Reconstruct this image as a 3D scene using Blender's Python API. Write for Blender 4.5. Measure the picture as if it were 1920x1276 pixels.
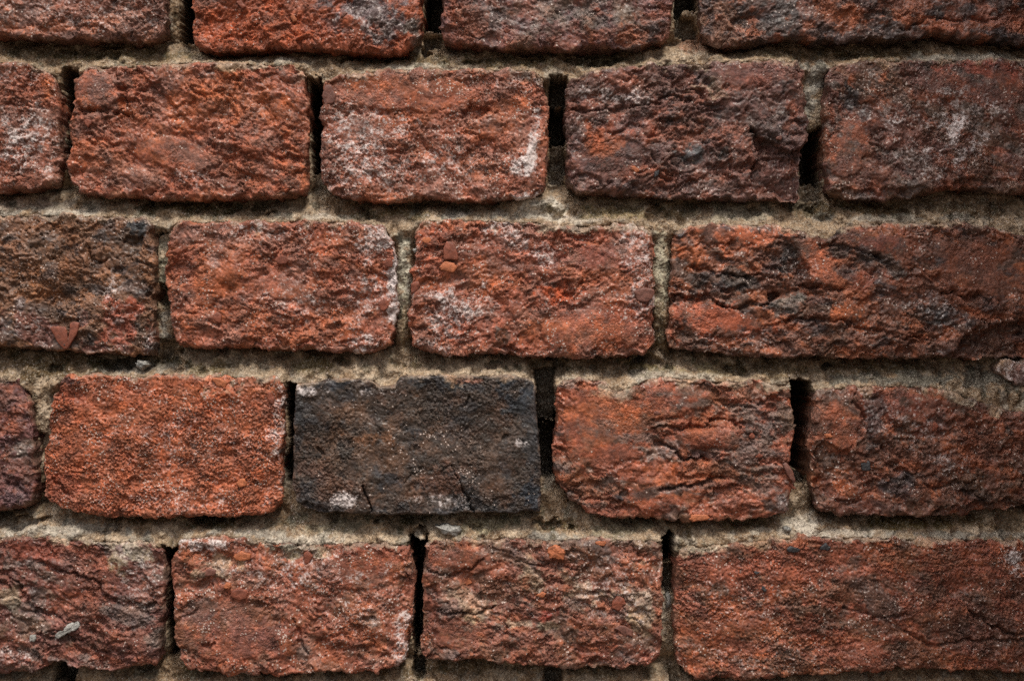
import bpy, math, random
import numpy as np

# ------------------------------------------------------------------ camera, sky, sun, exposure
SC = bpy.context.scene
for o in list(bpy.data.objects):
    bpy.data.objects.remove(o)
MM = 0.001
S = 0.25                     # millimetres per photograph pixel on the wall's face
ZC = 750.0                   # height of the picture's centre above the ground (mm)
CX, CY = 960.0, 638.0        # the picture's centre, in photograph pixels

cam_data = bpy.data.cameras.new('camera')
cam = bpy.data.objects.new('camera', cam_data)
SC.collection.objects.link(cam)
cam_data.sensor_width = 36.0
cam_data.lens = 50.0
CAM_D = 0.480 * 50.0 / 36.0
cam.location = (0.0, -CAM_D, ZC * MM)
cam.rotation_euler = (math.radians(90), 0, 0)
cam_data.clip_start = 0.01
cam_data.clip_end = 3000.0
SC.camera = cam

SUN_EL, SUN_AZ = math.radians(60), math.radians(25)     # azimuth: to the right of the camera's own side
world = bpy.data.worlds.new('World')
SC.world = world
world.use_nodes = True
wn = world.node_tree
wn.nodes.clear()
sky = wn.nodes.new('ShaderNodeTexSky')
sky.sky_type = 'NISHITA'
sky.sun_disc = False
sky.sun_elevation = SUN_EL
sky.sun_rotation = math.radians(180) + SUN_AZ
sky.dust_density = 6.0
sky.ozone_density = 0.4
sky.air_density = 0.8
bg = wn.nodes.new('ShaderNodeBackground')
bg.inputs['Strength'].default_value = 0.06
wo = wn.nodes.new('ShaderNodeOutputWorld')
grey = wn.nodes.new('ShaderNodeHueSaturation')            # thin high cloud greys the blue
grey.inputs['Saturation'].default_value = 0.35
wn.links.new(sky.outputs[0], grey.inputs['Color'])
wn.links.new(grey.outputs[0], bg.inputs[0])
wn.links.new(bg.outputs[0], wo.inputs[0])

sun_data = bpy.data.lights.new('sun', 'SUN')
sun_data.energy = 1.5
sun_data.angle = math.radians(13)
sun_data.color = (1.0, 0.93, 0.82)
sun = bpy.data.objects.new('sun', sun_data)
SC.collection.objects.link(sun)
sun.rotation_euler = (math.radians(90) - SUN_EL, 0, SUN_AZ)

SC.view_settings.view_transform = 'Standard'
SC.view_settings.look = 'None'
SC.view_settings.gamma = 1.0
SC.view_settings.use_curve_mapping = False
SC.view_settings.exposure = 0.92
SC.render.engine = 'CYCLES'
SC.cycles.use_denoising = False
SC.cycles.max_bounces = 6
SC.cycles.diffuse_bounces = 3
SC.render.filter_size = 1.1

# ------------------------------------------------------------------ noise kit (numpy, millimetres)
PERIOD = 128.0
def fft_noise(n, lo, hi, beta, seed):
    """periodic noise over PERIOD mm, wavelengths between lo and hi mm, amplitude spectrum f^-beta, std 1"""
    r = np.random.default_rng(seed)
    f = np.fft.fftfreq(n, PERIOD / n)
    k = np.sqrt(f[:, None] ** 2 + f[None, :] ** 2)
    k[0, 0] = 1.0
    a = k ** -beta * (1 / (1 + (k * lo) ** 6)) * (1 - 1 / (1 + (k * hi) ** 6))
    a[0, 0] = 0
    t = np.real(np.fft.ifft2(np.fft.fft2(r.standard_normal((n, n))) * a))
    return (t / t.std()).astype(np.float32)

T_FBM = [fft_noise(1024, 0.9, 60, 1.65, 11), fft_noise(1024, 0.9, 60, 1.65, 12)]
T_LOW = [fft_noise(512, 9, 80, 1.2, 21), fft_noise(512, 9, 80, 1.2, 22)]
T_MID = [fft_noise(512, 5, 16, 0.5, 31), fft_noise(512, 5, 16, 0.5, 32)]
T_GRN = [fft_noise(1024, 0.7, 3.0, 0.6, 41), fft_noise(1024, 0.7, 3.0, 0.6, 42)]

def samp(T, x, y, sc=1.0, ox=0.0, oy=0.0):
    """bilinear periodic look-up; sc > 1 makes the pattern larger"""
    n = T.shape[0]
    g = n / PERIOD
    fx = (x / sc + ox) * g
    fy = (y / sc + oy) * g
    ix = np.floor(fx); iy = np.floor(fy)
    ax = (fx - ix).astype(np.float32); ay = (fy - iy).astype(np.float32)
    ix = ix.astype(np.int64) % n; iy = iy.astype(np.int64) % n
    jx = (ix + 1) % n; jy = (iy + 1) % n
    return (T[iy, ix] * (1 - ax) + T[iy, jx] * ax) * (1 - ay) + (T[jy, ix] * (1 - ax) + T[jy, jx] * ax) * ay

def hash2(i, j, s):
    h = (i * 374761393 + j * 668265263 + s * 144665) & 0xFFFFFFFF
    h = ((h ^ (h >> 13)) * 1274126177) & 0xFFFFFFFF
    return (h ^ (h >> 16)) & 0xFFFFFFFF

def worley(x, y, cell, s):
    """distance to the nearest and second nearest feature point, in cells, and the nearest one's random number"""
    gx = x / cell; gy = y / cell
    ix = np.floor(gx).astype(np.int64); iy = np.floor(gy).astype(np.int64)
    f1 = np.full(x.shape, 9.0, np.float32); f2 = f1.copy(); rid = np.zeros(x.shape, np.float32)
    for a in (-1, 0, 1):
        for b in (-1, 0, 1):
            h = hash2(ix + a, iy + b, s)
            px = ix + a + 0.1 + 0.8 * (h & 1023) / 1023.0
            py = iy + b + 0.1 + 0.8 * ((h >> 10) & 1023) / 1023.0
            d = np.hypot(px - gx, py - gy).astype(np.float32)
            near = d < f1
            f2 = np.where(near, f1, np.minimum(f2, d))
            rid = np.where(near, ((h >> 20) & 1023) / 1023.0, rid)
            f1 = np.where(near, d, f1)
    return f1, f2, rid

def sstep(a, b, x):
    t = np.clip((x - a) / (b - a), 0, 1)
    return t * t * (3 - 2 * t)

def PX(px): return (np.asarray(px, float) - CX) * S           # photograph pixel -> mm on the wall's face
def PZ(py): return ZC - (np.asarray(py, float) - CY) * S

def ell(X, Z, cx, cy, rx, ry, rot=0.0):
    """elliptic distance from a mark given in photograph pixels (1 on its rim)"""
    x = X - PX(cx); z = -(Z - PZ(cy))
    c, s = math.cos(math.radians(rot)), math.sin(math.radians(rot))
    return np.hypot((x * c + z * s) / (rx * S), (-x * s + z * c) / (ry * S))

def polydist(X, Z, pts):
    """distance (mm) to a polyline given in photograph pixels"""
    d = np.full(X.shape, 1e9)
    P = [(float(PX(a)), float(PZ(b))) for a, b in pts]
    for (x0, z0), (x1, z1) in zip(P[:-1], P[1:]):
        vx, vz = x1 - x0, z1 - z0
        t = np.clip(((X - x0) * vx + (Z - z0) * vz) / (vx * vx + vz * vz + 1e-9), 0, 1)
        d = np.minimum(d, np.hypot(X - x0 - t * vx, Z - z0 - t * vz))
    return d

# ------------------------------------------------------------------ materials
def new_mat(name):
    m = bpy.data.materials.new(name)
    m.use_nodes = True
    nt = m.node_tree
    nt.nodes.clear()
    return m, nt

class G:
    """short hand for wiring nodes"""
    def __init__(s, nt): s.nt = nt
    def n(s, typ, **kw):
        x = s.nt.nodes.new(typ)
        for k, v in kw.items(): setattr(x, k, v)
        return x
    def set(s, sock, v):
        if isinstance(v, bpy.types.NodeSocket): s.nt.links.new(v, sock)
        else: sock.default_value = v
    def math(s, op, a, b=0.0, c=0.0, clamp=False):
        x = s.n('ShaderNodeMath', operation=op, use_clamp=clamp)
        s.set(x.inputs[0], a); s.set(x.inputs[1], b); s.set(x.inputs[2], c)
        return x.outputs[0]
    def mix(s, f, a, b, mode='MIX'):
        x = s.n('ShaderNodeMix', data_type='RGBA', blend_type=mode)
        s.set(x.inputs['Factor'], f); s.set(x.inputs[6], a); s.set(x.inputs[7], b)
        return x.outputs[2]
    def rng(s, v, a, b, c=0.0, d=1.0):
        x = s.n('ShaderNodeMapRange', interpolation_type='SMOOTHSTEP')
        s.set(x.inputs[0], v); x.inputs[1].default_value = a; x.inputs[2].default_value = b
        x.inputs[3].default_value = c; x.inputs[4].default_value = d
        return x.outputs[0]
    def noise(s, vec, scale, detail=4, rough=0.6):
        x = s.n('ShaderNodeTexNoise')
        s.set(x.inputs['Vector'], vec); x.inputs['Scale'].default_value = scale
        x.inputs['Detail'].default_value = detail; x.inputs['Roughness'].default_value = rough
        return x.outputs['Fac']
    def voro(s, vec, scale, feature='F1', out='Distance'):
        x = s.n('ShaderNodeTexVoronoi', feature=feature)
        s.set(x.inputs['Vector'], vec); x.inputs['Scale'].default_value = scale
        return x.outputs[out]

def masonry_material(name, grain_lo, grain_hi, bump_mm, spec, sand):
    """albedo and masks come with the mesh; the nodes add grain, crystals, salt bloom and micro relief"""
    m, nt = new_mat(name)
    g = G(nt)
    pos = g.n('ShaderNodeNewGeometry').outputs['Position']
    col = g.n('ShaderNodeAttribute', attribute_name='tint').outputs['Color']
    msk = g.n('ShaderNodeSeparateColor')
    nt.links.new(g.n('ShaderNodeAttribute', attribute_name='marks').outputs['Color'], msk.inputs[0])
    salt, gloss, fleck = msk.outputs[0], msk.outputs[1], msk.outputs[2]
    n1 = g.noise(pos, 700, 3, 0.65)
    n2 = g.noise(pos, 150, 4, 0.6)
    vor = g.n('ShaderNodeTexVoronoi'); g.set(vor.inputs['Vector'], pos); vor.inputs['Scale'].default_value = 900
    rnd = g.n('ShaderNodeSeparateColor'); nt.links.new(vor.outputs['Color'], rnd.inputs[0])
    k = g.rng(g.math('ADD', g.math('MULTIPLY', n1, 0.6), g.math('MULTIPLY', rnd.outputs[0], 0.4)), 0.25, 0.75, grain_lo, grain_hi)
    kk = g.math('MULTIPLY', k, g.rng(n2, 0.3, 0.7, 0.82, 1.18))
    comb = g.n('ShaderNodeCombineColor')
    for i in range(3): nt.links.new(kk, comb.inputs[i])
    c = g.mix(1.0, col, comb.outputs[0], 'MULTIPLY')
    if not sand:
        # paler burnt grains and dust caught on the broken face
        gd = g.rng(g.math('ADD', g.noise(pos, 480, 4, 0.7), g.math('MULTIPLY', rnd.outputs[1], 0.22)), 0.58, 0.76)
        gd = g.math('MULTIPLY', gd, g.rng(g.noise(pos, 45, 3, 0.6), 0.38, 0.66, 0.02, 0.6))
        c = g.mix(gd, c, g.mix(0.16, g.mix(1.0, c, (1.75, 1.75, 1.8, 1), 'MULTIPLY'), (0.50, 0.38, 0.30, 1)))
    if sand:
        # single sand grains: pale, ochre and dark ones
        vs = g.n('ShaderNodeTexVoronoi'); g.set(vs.inputs['Vector'], pos); vs.inputs['Scale'].default_value = 1700
        sr = g.n('ShaderNodeSeparateColor'); nt.links.new(vs.outputs['Color'], sr.inputs[0])
        c = g.mix(g.math('MULTIPLY', g.math('GREATER_THAN', sr.outputs[0], 0.82), 0.55), c, g.mix(0.5, c, (0.62, 0.55, 0.44, 1)))
        c = g.mix(g.math('MULTIPLY', g.math('LESS_THAN', sr.outputs[0], 0.12), 0.5), c, (0.075, 0.042, 0.026, 1))
    # salt bloom, broken up by the grain
    sb = g.rng(g.math('ADD', salt, g.math('MULTIPLY', g.math('SUBTRACT', g.math('ADD', g.math('MULTIPLY', n1, 0.6), g.math('MULTIPLY', g.noise(pos, 260, 3, 0.6), 0.4)), 0.5), 3.4)), 0.22, 1.0)
    sb = g.math('MULTIPLY', sb, g.rng(salt, 0.02, 0.2))
    c = g.mix(g.math('MULTIPLY', sb, 0.85), c, (0.70, 0.62, 0.60, 1))
    # small pale crystals sitting in the face
    v2 = g.n('ShaderNodeTexVoronoi'); g.set(v2.inputs['Vector'], pos); v2.inputs['Scale'].default_value = 1000
    r2 = g.n('ShaderNodeSeparateColor'); nt.links.new(v2.outputs['Color'], r2.inputs[0])
    thr = g.math('MULTIPLY', fleck, g.rng(g.noise(pos, 80, 4, 0.65), 0.46, 0.64))
    cr = g.math('MULTIPLY', g.math('LESS_THAN', r2.outputs[1], thr), g.math('LESS_THAN', v2.outputs['Distance'], 0.42))
    c = g.mix(g.math('MULTIPLY', cr, 0.75), c, (0.62, 0.50, 0.44, 1))
    b = g.n('ShaderNodeBsdfPrincipled')
    nt.links.new(c, b.inputs['Base Color'])
    rough = g.math('SUBTRACT', g.rng(rnd.outputs[2], 0.1, 0.9, 0.86, 0.46), g.math('MULTIPLY', g.math('SUBTRACT', 1.0, gloss), 0.12), clamp=True)
    nt.links.new(rough, b.inputs['Roughness'])
    b.inputs['Specular IOR Level'].default_value = spec
    h = g.math('ADD', g.math('MULTIPLY', n1, 1.0), g.math('MULTIPLY', vor.outputs['Distance'], -0.55))
    h = g.math('ADD', h, g.math('MULTIPLY', g.noise(pos, 1700, 2, 0.5), 0.35))
    h = g.math('ADD', h, g.math('MULTIPLY', cr, 0.35))
    bp = g.n('ShaderNodeBump')
    nt.links.new(g.math('ADD', 0.22, g.math('MULTIPLY', gloss, 0.7), clamp=True), bp.inputs['Strength'])
    bp.inputs['Distance'].default_value = bump_mm * MM
    nt.links.new(h, bp.inputs['Height'])
    nt.links.new(bp.outputs[0], b.inputs['Normal'])
    out = g.n('ShaderNodeOutputMaterial')
    nt.links.new(b.outputs[0], out.inputs[0])
    return m

M_BRICK = masonry_material('weathered_brick', 0.70, 1.30, 0.6, 0.5, False)
M_MORTAR = masonry_material('lime_mortar', 0.70, 1.30, 0.45, 0.3, True)

def piece_material(name, col, rough=0.6, var=0.3, scale=500, bump=0.15):
    m, nt = new_mat(name)
    g = G(nt)
    pos = g.n('ShaderNodeNewGeometry').outputs['Position']
    n = g.noise(pos, scale, 5, 0.65)
    c = g.mix(g.rng(n, 0.3, 0.7), tuple(v * (1 - var) for v in col) + (1,), tuple(min(1, v * (1 + var)) for v in col) + (1,))
    b = g.n('ShaderNodeBsdfPrincipled')
    nt.links.new(c, b.inputs['Base Color'])
    b.inputs['Roughness'].default_value = rough
    bp = g.n('ShaderNodeBump'); bp.inputs['Distance'].default_value = bump * MM
    nt.links.new(n, bp.inputs['Height']); nt.links.new(bp.outputs[0], b.inputs['Normal'])
    out = g.n('ShaderNodeOutputMaterial'); nt.links.new(b.outputs[0], out.inputs[0])
    return m

M_SHARD = piece_material('terracotta_shard', (0.20, 0.056, 0.03), 0.6, 0.35, 380, 0.3)
M_SHARD_PALE = piece_material('pale_terracotta', (0.40, 0.125, 0.052), 0.65, 0.35, 420, 0.35)
M_SHARD_DARK = piece_material('dark_clinker', (0.035, 0.034, 0.037), 0.5, 0.4, 500, 0.25)
M_SHARD_MAUVE = piece_material('mauve_chip', (0.16, 0.064, 0.046), 0.6, 0.3, 500, 0.2)
M_STONE = piece_material('grey_flint', (0.25, 0.24, 0.22), 0.5, 0.55, 450, 0.5)
M_SOIL = piece_material('trodden_earth', (0.11, 0.085, 0.06), 0.95, 0.35, 30, 6.0)

# ------------------------------------------------------------------ mesh helpers
def grid_mesh(name, co, quads, smooth=True, tint=None, marks=None, mat=None):
    me = bpy.data.meshes.new(name)
    nq = len(quads)
    me.vertices.add(len(co)); me.vertices.foreach_set('co', np.ascontiguousarray(co, np.float32).ravel())
    me.loops.add(nq * 4); me.loops.foreach_set('vertex_index', np.ascontiguousarray(quads, np.int32).ravel())
    me.polygons.add(nq); me.polygons.foreach_set('loop_start', np.arange(0, nq * 4, 4, dtype=np.int32))
    me.polygons.foreach_set('use_smooth', np.full(nq, smooth))
    for nm, arr in (('tint', tint), ('marks', marks)):
        if arr is not None:
            a = me.attributes.new(nm, 'FLOAT_COLOR', 'POINT')
            v = np.ones((len(co), 4), np.float32); v[:, :3] = arr
            a.data.foreach_set('color', v.ravel())
    if mat: me.materials.append(mat)
    me.update(calc_edges=True)
    return me

def link(name, data, parent=None, loc=None):
    o = bpy.data.objects.new(name, data)
    SC.collection.objects.link(o)
    if loc is not None: o.location = loc
    if parent is not None: o.parent = parent
    return o

# ------------------------------------------------------------------ setting: earth in front of the wall
gm = bpy.data.meshes.new('ground')
gm.from_pydata([(-900, -900, 0), (900, -900, 0), (900, 900, 0), (-900, 900, 0)], [], [(0, 1, 2, 3)])
gm.materials.append(M_SOIL)
ground = link('ground', gm)
ground['kind'] = 'structure'
ground['label'] = 'bare earth at the foot of the brick wall'

# ------------------------------------------------------------------ the bricks of the photograph
# outlines in photograph pixels: top and bottom run left to right and hold the corners, left and right run downwards between them
RED = (0.235, 0.070, 0.036); ORANGE = (0.32, 0.092, 0.036); BRIGHT = (0.36, 0.078, 0.028)
MAUVE = (0.150, 0.062, 0.042); BROWN = (0.13, 0.06, 0.032); UMBER = (0.072, 0.042, 0.028)
SOOT = (0.030, 0.030, 0.034); GREY = (0.13, 0.105, 0.09); OCHRE = (0.235, 0.098, 0.042)
DUST = (0.34, 0.285, 0.21); PALE = (0.33, 0.15, 0.105); PINK = (0.26, 0.118, 0.082)

B = []
def brick(row, top, right, bottom, left, label, base, alts=(), marks=(), geo=(), seed=0, **kw):
    d = dict(row=row, top=top, right=right, bottom=bottom, left=left, label=label, base=base, alts=alts, marks=marks, geo=geo, seed=seed,
             big=0.9, ridge=0.5, ter=0.7, lump=0.45, crumb=0.28, grain=0.16, ang=0, stretch=1.6, bevel=3.0, rc=4.0, edge=0.8, out=0.0, salt=0.0, fleck=0.10, gloss=0.3, hi=True)
    d.update(kw); B.append(d)

# --- first course (cut by the top of the picture)
brick(0, [(-150, -185), (310, -185)], [(312, -60)], [(-150, 62), (0, 66), (120, 74), (200, 74), (270, 77), (308, 66)], [(-150, -60)],
      'mauve red brick in the top left corner, cut off by the picture edge', MAUVE, [(RED, .55, 22), (PINK, .35, 12)],
      [('tone', 90, 50, 130, 18, 0, ORANGE, .6), ('salt', 170, 20, 220, 40, 0, .25), ('tone', 250, 40, 60, 30, 0, PINK, .6)], [], 1, fleck=.2, ridge=.6, gloss=.6)
brick(0, [(358, -185), (795, -185)], [(794, -80)], [(362, 86), (400, 96), (480, 91), (560, 88), (620, 93), (700, 99), (760, 97), (790, 70)], [(358, -60)],
      'orange red brick with a dark purple right end in the top course', (.285, .068, .027), [((.24, .065, .03), .45, 14), (RED, .35, 18)],
      [('tone', 700, 15, 110, 62, 8, (0.105, 0.068, 0.068), 1.4), ('tone', 470, 60, 120, 50, 0, (.33, .075, .027), .7), ('tone', 400, -5, 40, 20, 0, MAUVE, .9), ('tone', 780, 60, 20, 50, 0, GREY, .8), ('salt', 700, 35, 60, 30, 0, .25)],
      [('lump', 690, 20, 75, 52, 5, 2.2), ('dip', 440, 50, 110, 70, 0, -1.2), ('ring', 478, 33, 17, 0, 0, .5)], 2, bevel=3.4, ridge=.5)
brick(0, [(826, -185), (1270, -185)], [(1269, -60)], [(830, 74), (850, 82), (900, 86), (1000, 92), (1100, 90), (1200, 87), (1255, 74)], [(826, -60)],
      'brown mauve brick between two dark slots in the top course', (0.155, 0.066, 0.056), [(GREY, .5, 16), (RED, .5, 11)],
      [('tone', 1060, 30, 120, 40, 0, GREY, .6), ('tone', 1180, 70, 80, 18, 0, ORANGE, .6), ('tone', 900, 50, 60, 40, 0, RED, .5)], [], 3, ridge=.6, lump=.6)
brick(0, [(1310, -185), (2180, -185)], [(2180, -60)], [(1316, 70), (1360, 88), (1420, 80), (1480, 72), (1600, 76), (1700, 72), (1760, 62), (1850, 76), (1920, 80), (2180, 76)], [(1310, -60)],
      'long sooty brown brick in the top right corner', (0.11, 0.062, 0.05), [(RED, .5, 16), (SOOT, .45, 14), (ORANGE, .3, 9)],
      [('tone', 1350, 45, 55, 60, 0, (0.15, 0.07, 0.045), 1.2), ('tone', 1480, 30, 80, 45, 0, (0.06, 0.05, 0.048), .9), ('tone', 1560, 20, 50, 25, 0, ORANGE, .6), ('tone', 1830, 40, 90, 35, 0, RED, .6)],
      [('dip', 1350, 40, 70, 70, 0, -2.6), ('crack', [(1690, 60), (1740, 30), (1800, 40), (1880, 30)], 1.6, -1.6)], 4, lump=.7)
# --- second course
brick(1, [(-330, 118), (0, 115), (60, 122), (98, 138), (108, 158)], [(112, 190), (113, 260), (112, 310)], [(-330, 358), (0, 358), (60, 356), (104, 342)], [(-330, 240)],
      'pinkish red brick with white bloom at the left edge, second course', RED, [(PINK, .5, 16), (MAUVE, .45, 12)],
      [('salt', 50, 265, 55, 60, 20, .45), ('salt', 20, 145, 40, 20, 0, .25), ('tone', 88, 170, 16, 28, 0, ORANGE, 1.0), ('tone', 20, 210, 50, 40, 0, MAUVE, .6)], [], 5, fleck=.25, gloss=.6)
brick(1, [(136, 140), (165, 124), (250, 123), (300, 119), (360, 115), (450, 117), (540, 121), (572, 136)], [(577, 170), (577, 250), (575, 340)],
      [(134, 348), (152, 363), (250, 369), (330, 375), (420, 372), (520, 370), (570, 362)], [(138, 175), (131, 240), (129, 320)],
      'orange red brick with a rounded knob at its upper left corner', (0.27, 0.078, 0.040), [(ORANGE, .5, 15), (PINK, .35, 14), (MAUVE, .3, 12)],
      [('tone', 185, 168, 50, 42, 10, (0.17, 0.075, 0.056), 1.1), ('tone', 430, 180, 130, 50, 0, ORANGE, .8), ('salt', 362, 332, 30, 16, 10, .34), ('tone', 230, 320, 90, 30, 0, PINK, .4), ('dust', 480, 118, 80, 12, 0, .7), ('tone', 540, 140, 30, 20, 0, GREY, .5)],
      [('skin', 330, 290, 80, 30, 12, .4), ('knob', 185, 168, 46, 38, 8, 2.0), ('dip', 300, 190, 110, 30, 25, -1.3), ('crack', [(232, 165), (235, 200), (215, 218)], 1.1, -1.3), ('crack', [(150, 205), (215, 215), (240, 222)], 1.3, -1.5)], 6, ang=18, stretch=2.0, ter=1.0, ridge=.7)
brick(1, [(606, 152), (626, 143), (700, 131), (800, 127), (930, 129), (1000, 132), (1020, 146)], [(1027, 190), (1029, 260), (1025, 330)],
      [(607, 348), (640, 369), (720, 379), (800, 373), (900, 377), (960, 373), (1016, 372)], [(602, 200), (600, 270), (603, 330)],
      'red brick with a large white salt patch on its right side', (0.275, 0.086, 0.048), [(PINK, .5, 14), (ORANGE, .4, 14), (MAUVE, .3, 16)],
      [('flk', 985, 300, 45, 80, 5, .45), ('salt', 998, 280, 11, 50, 8, .85), ('salt', 980, 322, 26, 14, 0, .6), ('salt', 680, 265, 75, 60, 10, .42), ('salt', 700, 325, 90, 25, 0, .45), ('salt', 850, 310, 70, 40, 0, .32), ('salt', 970, 160, 40, 18, 0, .35),
       ('tone', 640, 150, 40, 14, 0, ORANGE, .7), ('tone', 930, 215, 60, 35, 0, ORANGE, .5), ('tone', 760, 165, 80, 25, 0, ORANGE, .4), ('salt', 980, 372, 40, 8, 0, .8)],
      [('skin', 760, 175, 150, 36, 3, .7), ('skin', 690, 240, 80, 26, 0, .4), ('hole', 893, 208, 26, 9, -6, -3.2), ('dip', 640, 165, 45, 28, 15, -1.2), ('dip', 880, 300, 60, 45, 0, -.8), ('crack', [(880, 250), (920, 265), (935, 300)], .9, -1.0)], 7, fleck=.45, ter=.6, gloss=.7, crumb=.4)
brick(1, [(1065, 150), (1100, 137), (1150, 126), (1220, 120), (1290, 121), (1345, 113), (1420, 111), (1490, 113), (1510, 130)], [(1513, 190), (1514, 240), (1506, 280), (1502, 330)],
      [(1064, 345), (1080, 361), (1200, 367), (1300, 371), (1400, 374), (1440, 371), (1500, 377)], [(1063, 185), (1058, 220), (1063, 280)],
      'dark mauve and grey brick, ragged, with a broken lower right corner', (0.135, 0.058, 0.045), [((.10, .06, .05), .4, 12), ((.07, .05, .046), .3, 9), (RED, .5, 10), ((0.10, .05, .04), .4, 14)],
      [('salt', 1115, 175, 35, 12, 0, .38), ('salt', 1180, 185, 30, 10, 0, .4), ('dust', 1320, 150, 35, 30, 40, .5), ('tone', 1170, 245, 60, 22, -10, (0.22, .06, .035), .7), ('tone', 1130, 270, 60, 25, 0, ORANGE, .5),
       ('tone', 1420, 140, 100, 30, 0, (0.15, 0.06, 0.05), .6), ('tone', 1310, 290, 40, 20, 0, (0.075, 0.075, 0.078), 1), ('tone', 1460, 240, 45, 40, 0, (0.085, 0.06, 0.058), .9), ('tone', 1450, 310, 60, 35, 0, (0.12, 0.05, 0.04), .8)],
      [('step', [(1405, 235), (1425, 260), (1470, 275), (1515, 275), (1530, 400), (1405, 400), (1418, 310), (1420, 290)], -4.6), ('dip', 1440, 350, 80, 22, 0, -1.2), ('skin', 1150, 300, 70, 40, 0, .5), ('skin', 1400, 140, 90, 22, 0, .6), ('crack', [(1075, 205), (1120, 210), (1200, 195), (1290, 180)], 1.4, -1.6), ('lump', 1450, 225, 50, 30, 20, 1.6), ('lump', 1110, 165, 45, 22, -15, 1.0)], 8, ridge=.9, lump=.8, ter=1.1, ang=-8)
brick(1, [(1556, 126), (1600, 117), (1660, 112), (1720, 114), (1800, 111), (1920, 112), (2190, 112)], [(2190, 240)],
      [(1556, 362), (1600, 372), (1650, 374), (1720, 367), (1780, 352), (1850, 356), (1920, 360), (2190, 360)], [(1549, 160), (1546, 220), (1546, 300)],
      'brown red brick with white speckles at the right edge, second course', (0.125, 0.05, 0.036), [(BROWN, .5, 18), (RED, .5, 14), (GREY, .35, 12)],
      [('flk', 1795, 245, 40, 80, 0, .45), ('flk', 1690, 230, 70, 50, 20, .3), ('salt', 1793, 235, 13, 44, 8, .7), ('salt', 1770, 225, 18, 24, 30, .4), ('salt', 1832, 262, 12, 24, 40, .42), ('salt', 1800, 290, 16, 20, 0, .5), ('salt', 1760, 180, 30, 14, -30, .3), ('salt', 1680, 215, 50, 22, 20, .3), ('flk', 1650, 262, 44, 18, 15, .5), ('salt', 1740, 290, 80, 30, 10, .3), ('salt', 1830, 200, 50, 35, 0, .28),
       ('tone', 1580, 260, 50, 60, 30, (0.24, 0.075, 0.04), .9), ('tone', 1600, 190, 35, 30, 40, SOOT, .8), ('tone', 1640, 170, 40, 20, 45, ORANGE, .6), ('tone', 1850, 125, 100, 16, 0, (0.22, 0.06, 0.04), .9), ('tone', 1700, 320, 120, 30, 0, (0.1, 0.05, 0.04), .6)],
      [('skin', 1590, 280, 40, 60, 20, .6), ('skin', 1830, 160, 110, 34, 5, .5), ('dip', 1590, 190, 40, 60, 35, -1.3), ('step', [(1545, 370), (1545, 345), (1600, 358), (1660, 350), (1760, 358), (1800, 335), (1900, 350), (1900, 380), (1545, 385)], -1.6), ('crack', [(1628, 265), (1660, 282), (1680, 285)], 1.0, -1.2)], 9, ang=25, stretch=2.2, ter=.6, fleck=.3, gloss=.6)
# --- third course
brick(2, [(-170, 404), (0, 404), (100, 403), (200, 405), (270, 406), (283, 420)], [(289, 460), (291, 540), (288, 620)],
      [(-170, 655), (0, 650), (60, 652), (120, 656), (200, 664), (240, 666), (284, 664), (292, 648)], [(-170, 520)],
      'ochre brown brick with a blackened top right corner at the left edge', (0.165, 0.075, 0.040), [(OCHRE, .5, 16), (UMBER, .4, 13), (SOOT, .15, 12)],
      [('tone', 262, 430, 32, 26, 20, SOOT, 1.3), ('tone', 240, 460, 35, 20, 30, UMBER, .9), ('tone', 60, 550, 90, 25, 15, OCHRE, .7), ('tone', 230, 610, 60, 45, 0, (0.28, 0.078, 0.045), 1.1), ('tone', 60, 620, 90, 35, 10, (0.15, 0.062, 0.05), .9),
       ('tone', 120, 585, 90, 14, 10, (0.06, 0.05, 0.05), .7), ('salt', 210, 540, 20, 16, 10, .5), ('salt', 235, 600, 40, 26, 0, .22), ('salt', 40, 615, 50, 30, 0, .2), ('salt', 280, 640, 12, 18, 0, .4), ('tone', 220, 655, 80, 10, 0, (.12, .05, .04), .8)],
      [('crack', [(168, 465), (180, 488), (200, 484)], 1.0, -1.6), ('hole', 218, 512, 13, 7, 10, -1.8), ('hole', 250, 455, 18, 8, 10, -2.0), ('dip', 150, 600, 80, 22, 15, -1.4), ('dip', 110, 625, 35, 22, 0, -1.2), ('hole', 282, 550, 8, 5, 0, -2)], 10, crumb=.45, ter=.9, lump=.6, fleck=.2, gloss=.5)
brick(2, [(314, 428), (330, 416), (450, 414), (560, 413), (660, 416), (720, 425), (734, 440)], [(742, 480), (745, 560), (741, 620)],
      [(324, 640), (340, 652), (450, 652), (540, 655), (640, 659), (700, 661), (735, 645)], [(312, 470), (310, 525), (318, 590)],
      'red brick with pale lime bloom on its upper right, third course', (0.275, 0.082, 0.044), [(PINK, .4, 14), (ORANGE, .45, 13), (MAUVE, .25, 12)],
      [('salt', 705, 445, 46, 40, 25, .55), ('flk', 705, 450, 60, 50, 20, .35), ('salt', 690, 560, 50, 45, 0, .36), ('salt', 560, 560, 60, 40, 0, .25), ('salt', 480, 430, 80, 20, 0, .3), ('salt', 738, 520, 9, 70, 0, .95), ('flk', 725, 520, 30, 90, 0, .35), ('salt', 690, 640, 55, 16, 0, .4),
       ('tone', 400, 520, 70, 50, 10, ORANGE, .7), ('tone', 400, 440, 80, 25, 0, PINK, .4), ('tone', 560, 620, 140, 30, 0, ORANGE, .4)],
      [('skin', 540, 540, 60, 26, 15, .5), ('skin', 380, 545, 40, 24, 0, .5), ('dip', 480, 480, 90, 40, 25, -1.4), ('lump', 380, 520, 50, 30, 0, 1.0), ('crack', [(450, 570), (500, 585), (560, 590)], .9, -.9), ('dip', 640, 580, 60, 40, 0, -.8)], 11, lump=.9, ter=.8, fleck=.35, ridge=.7, gloss=.6)
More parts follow.
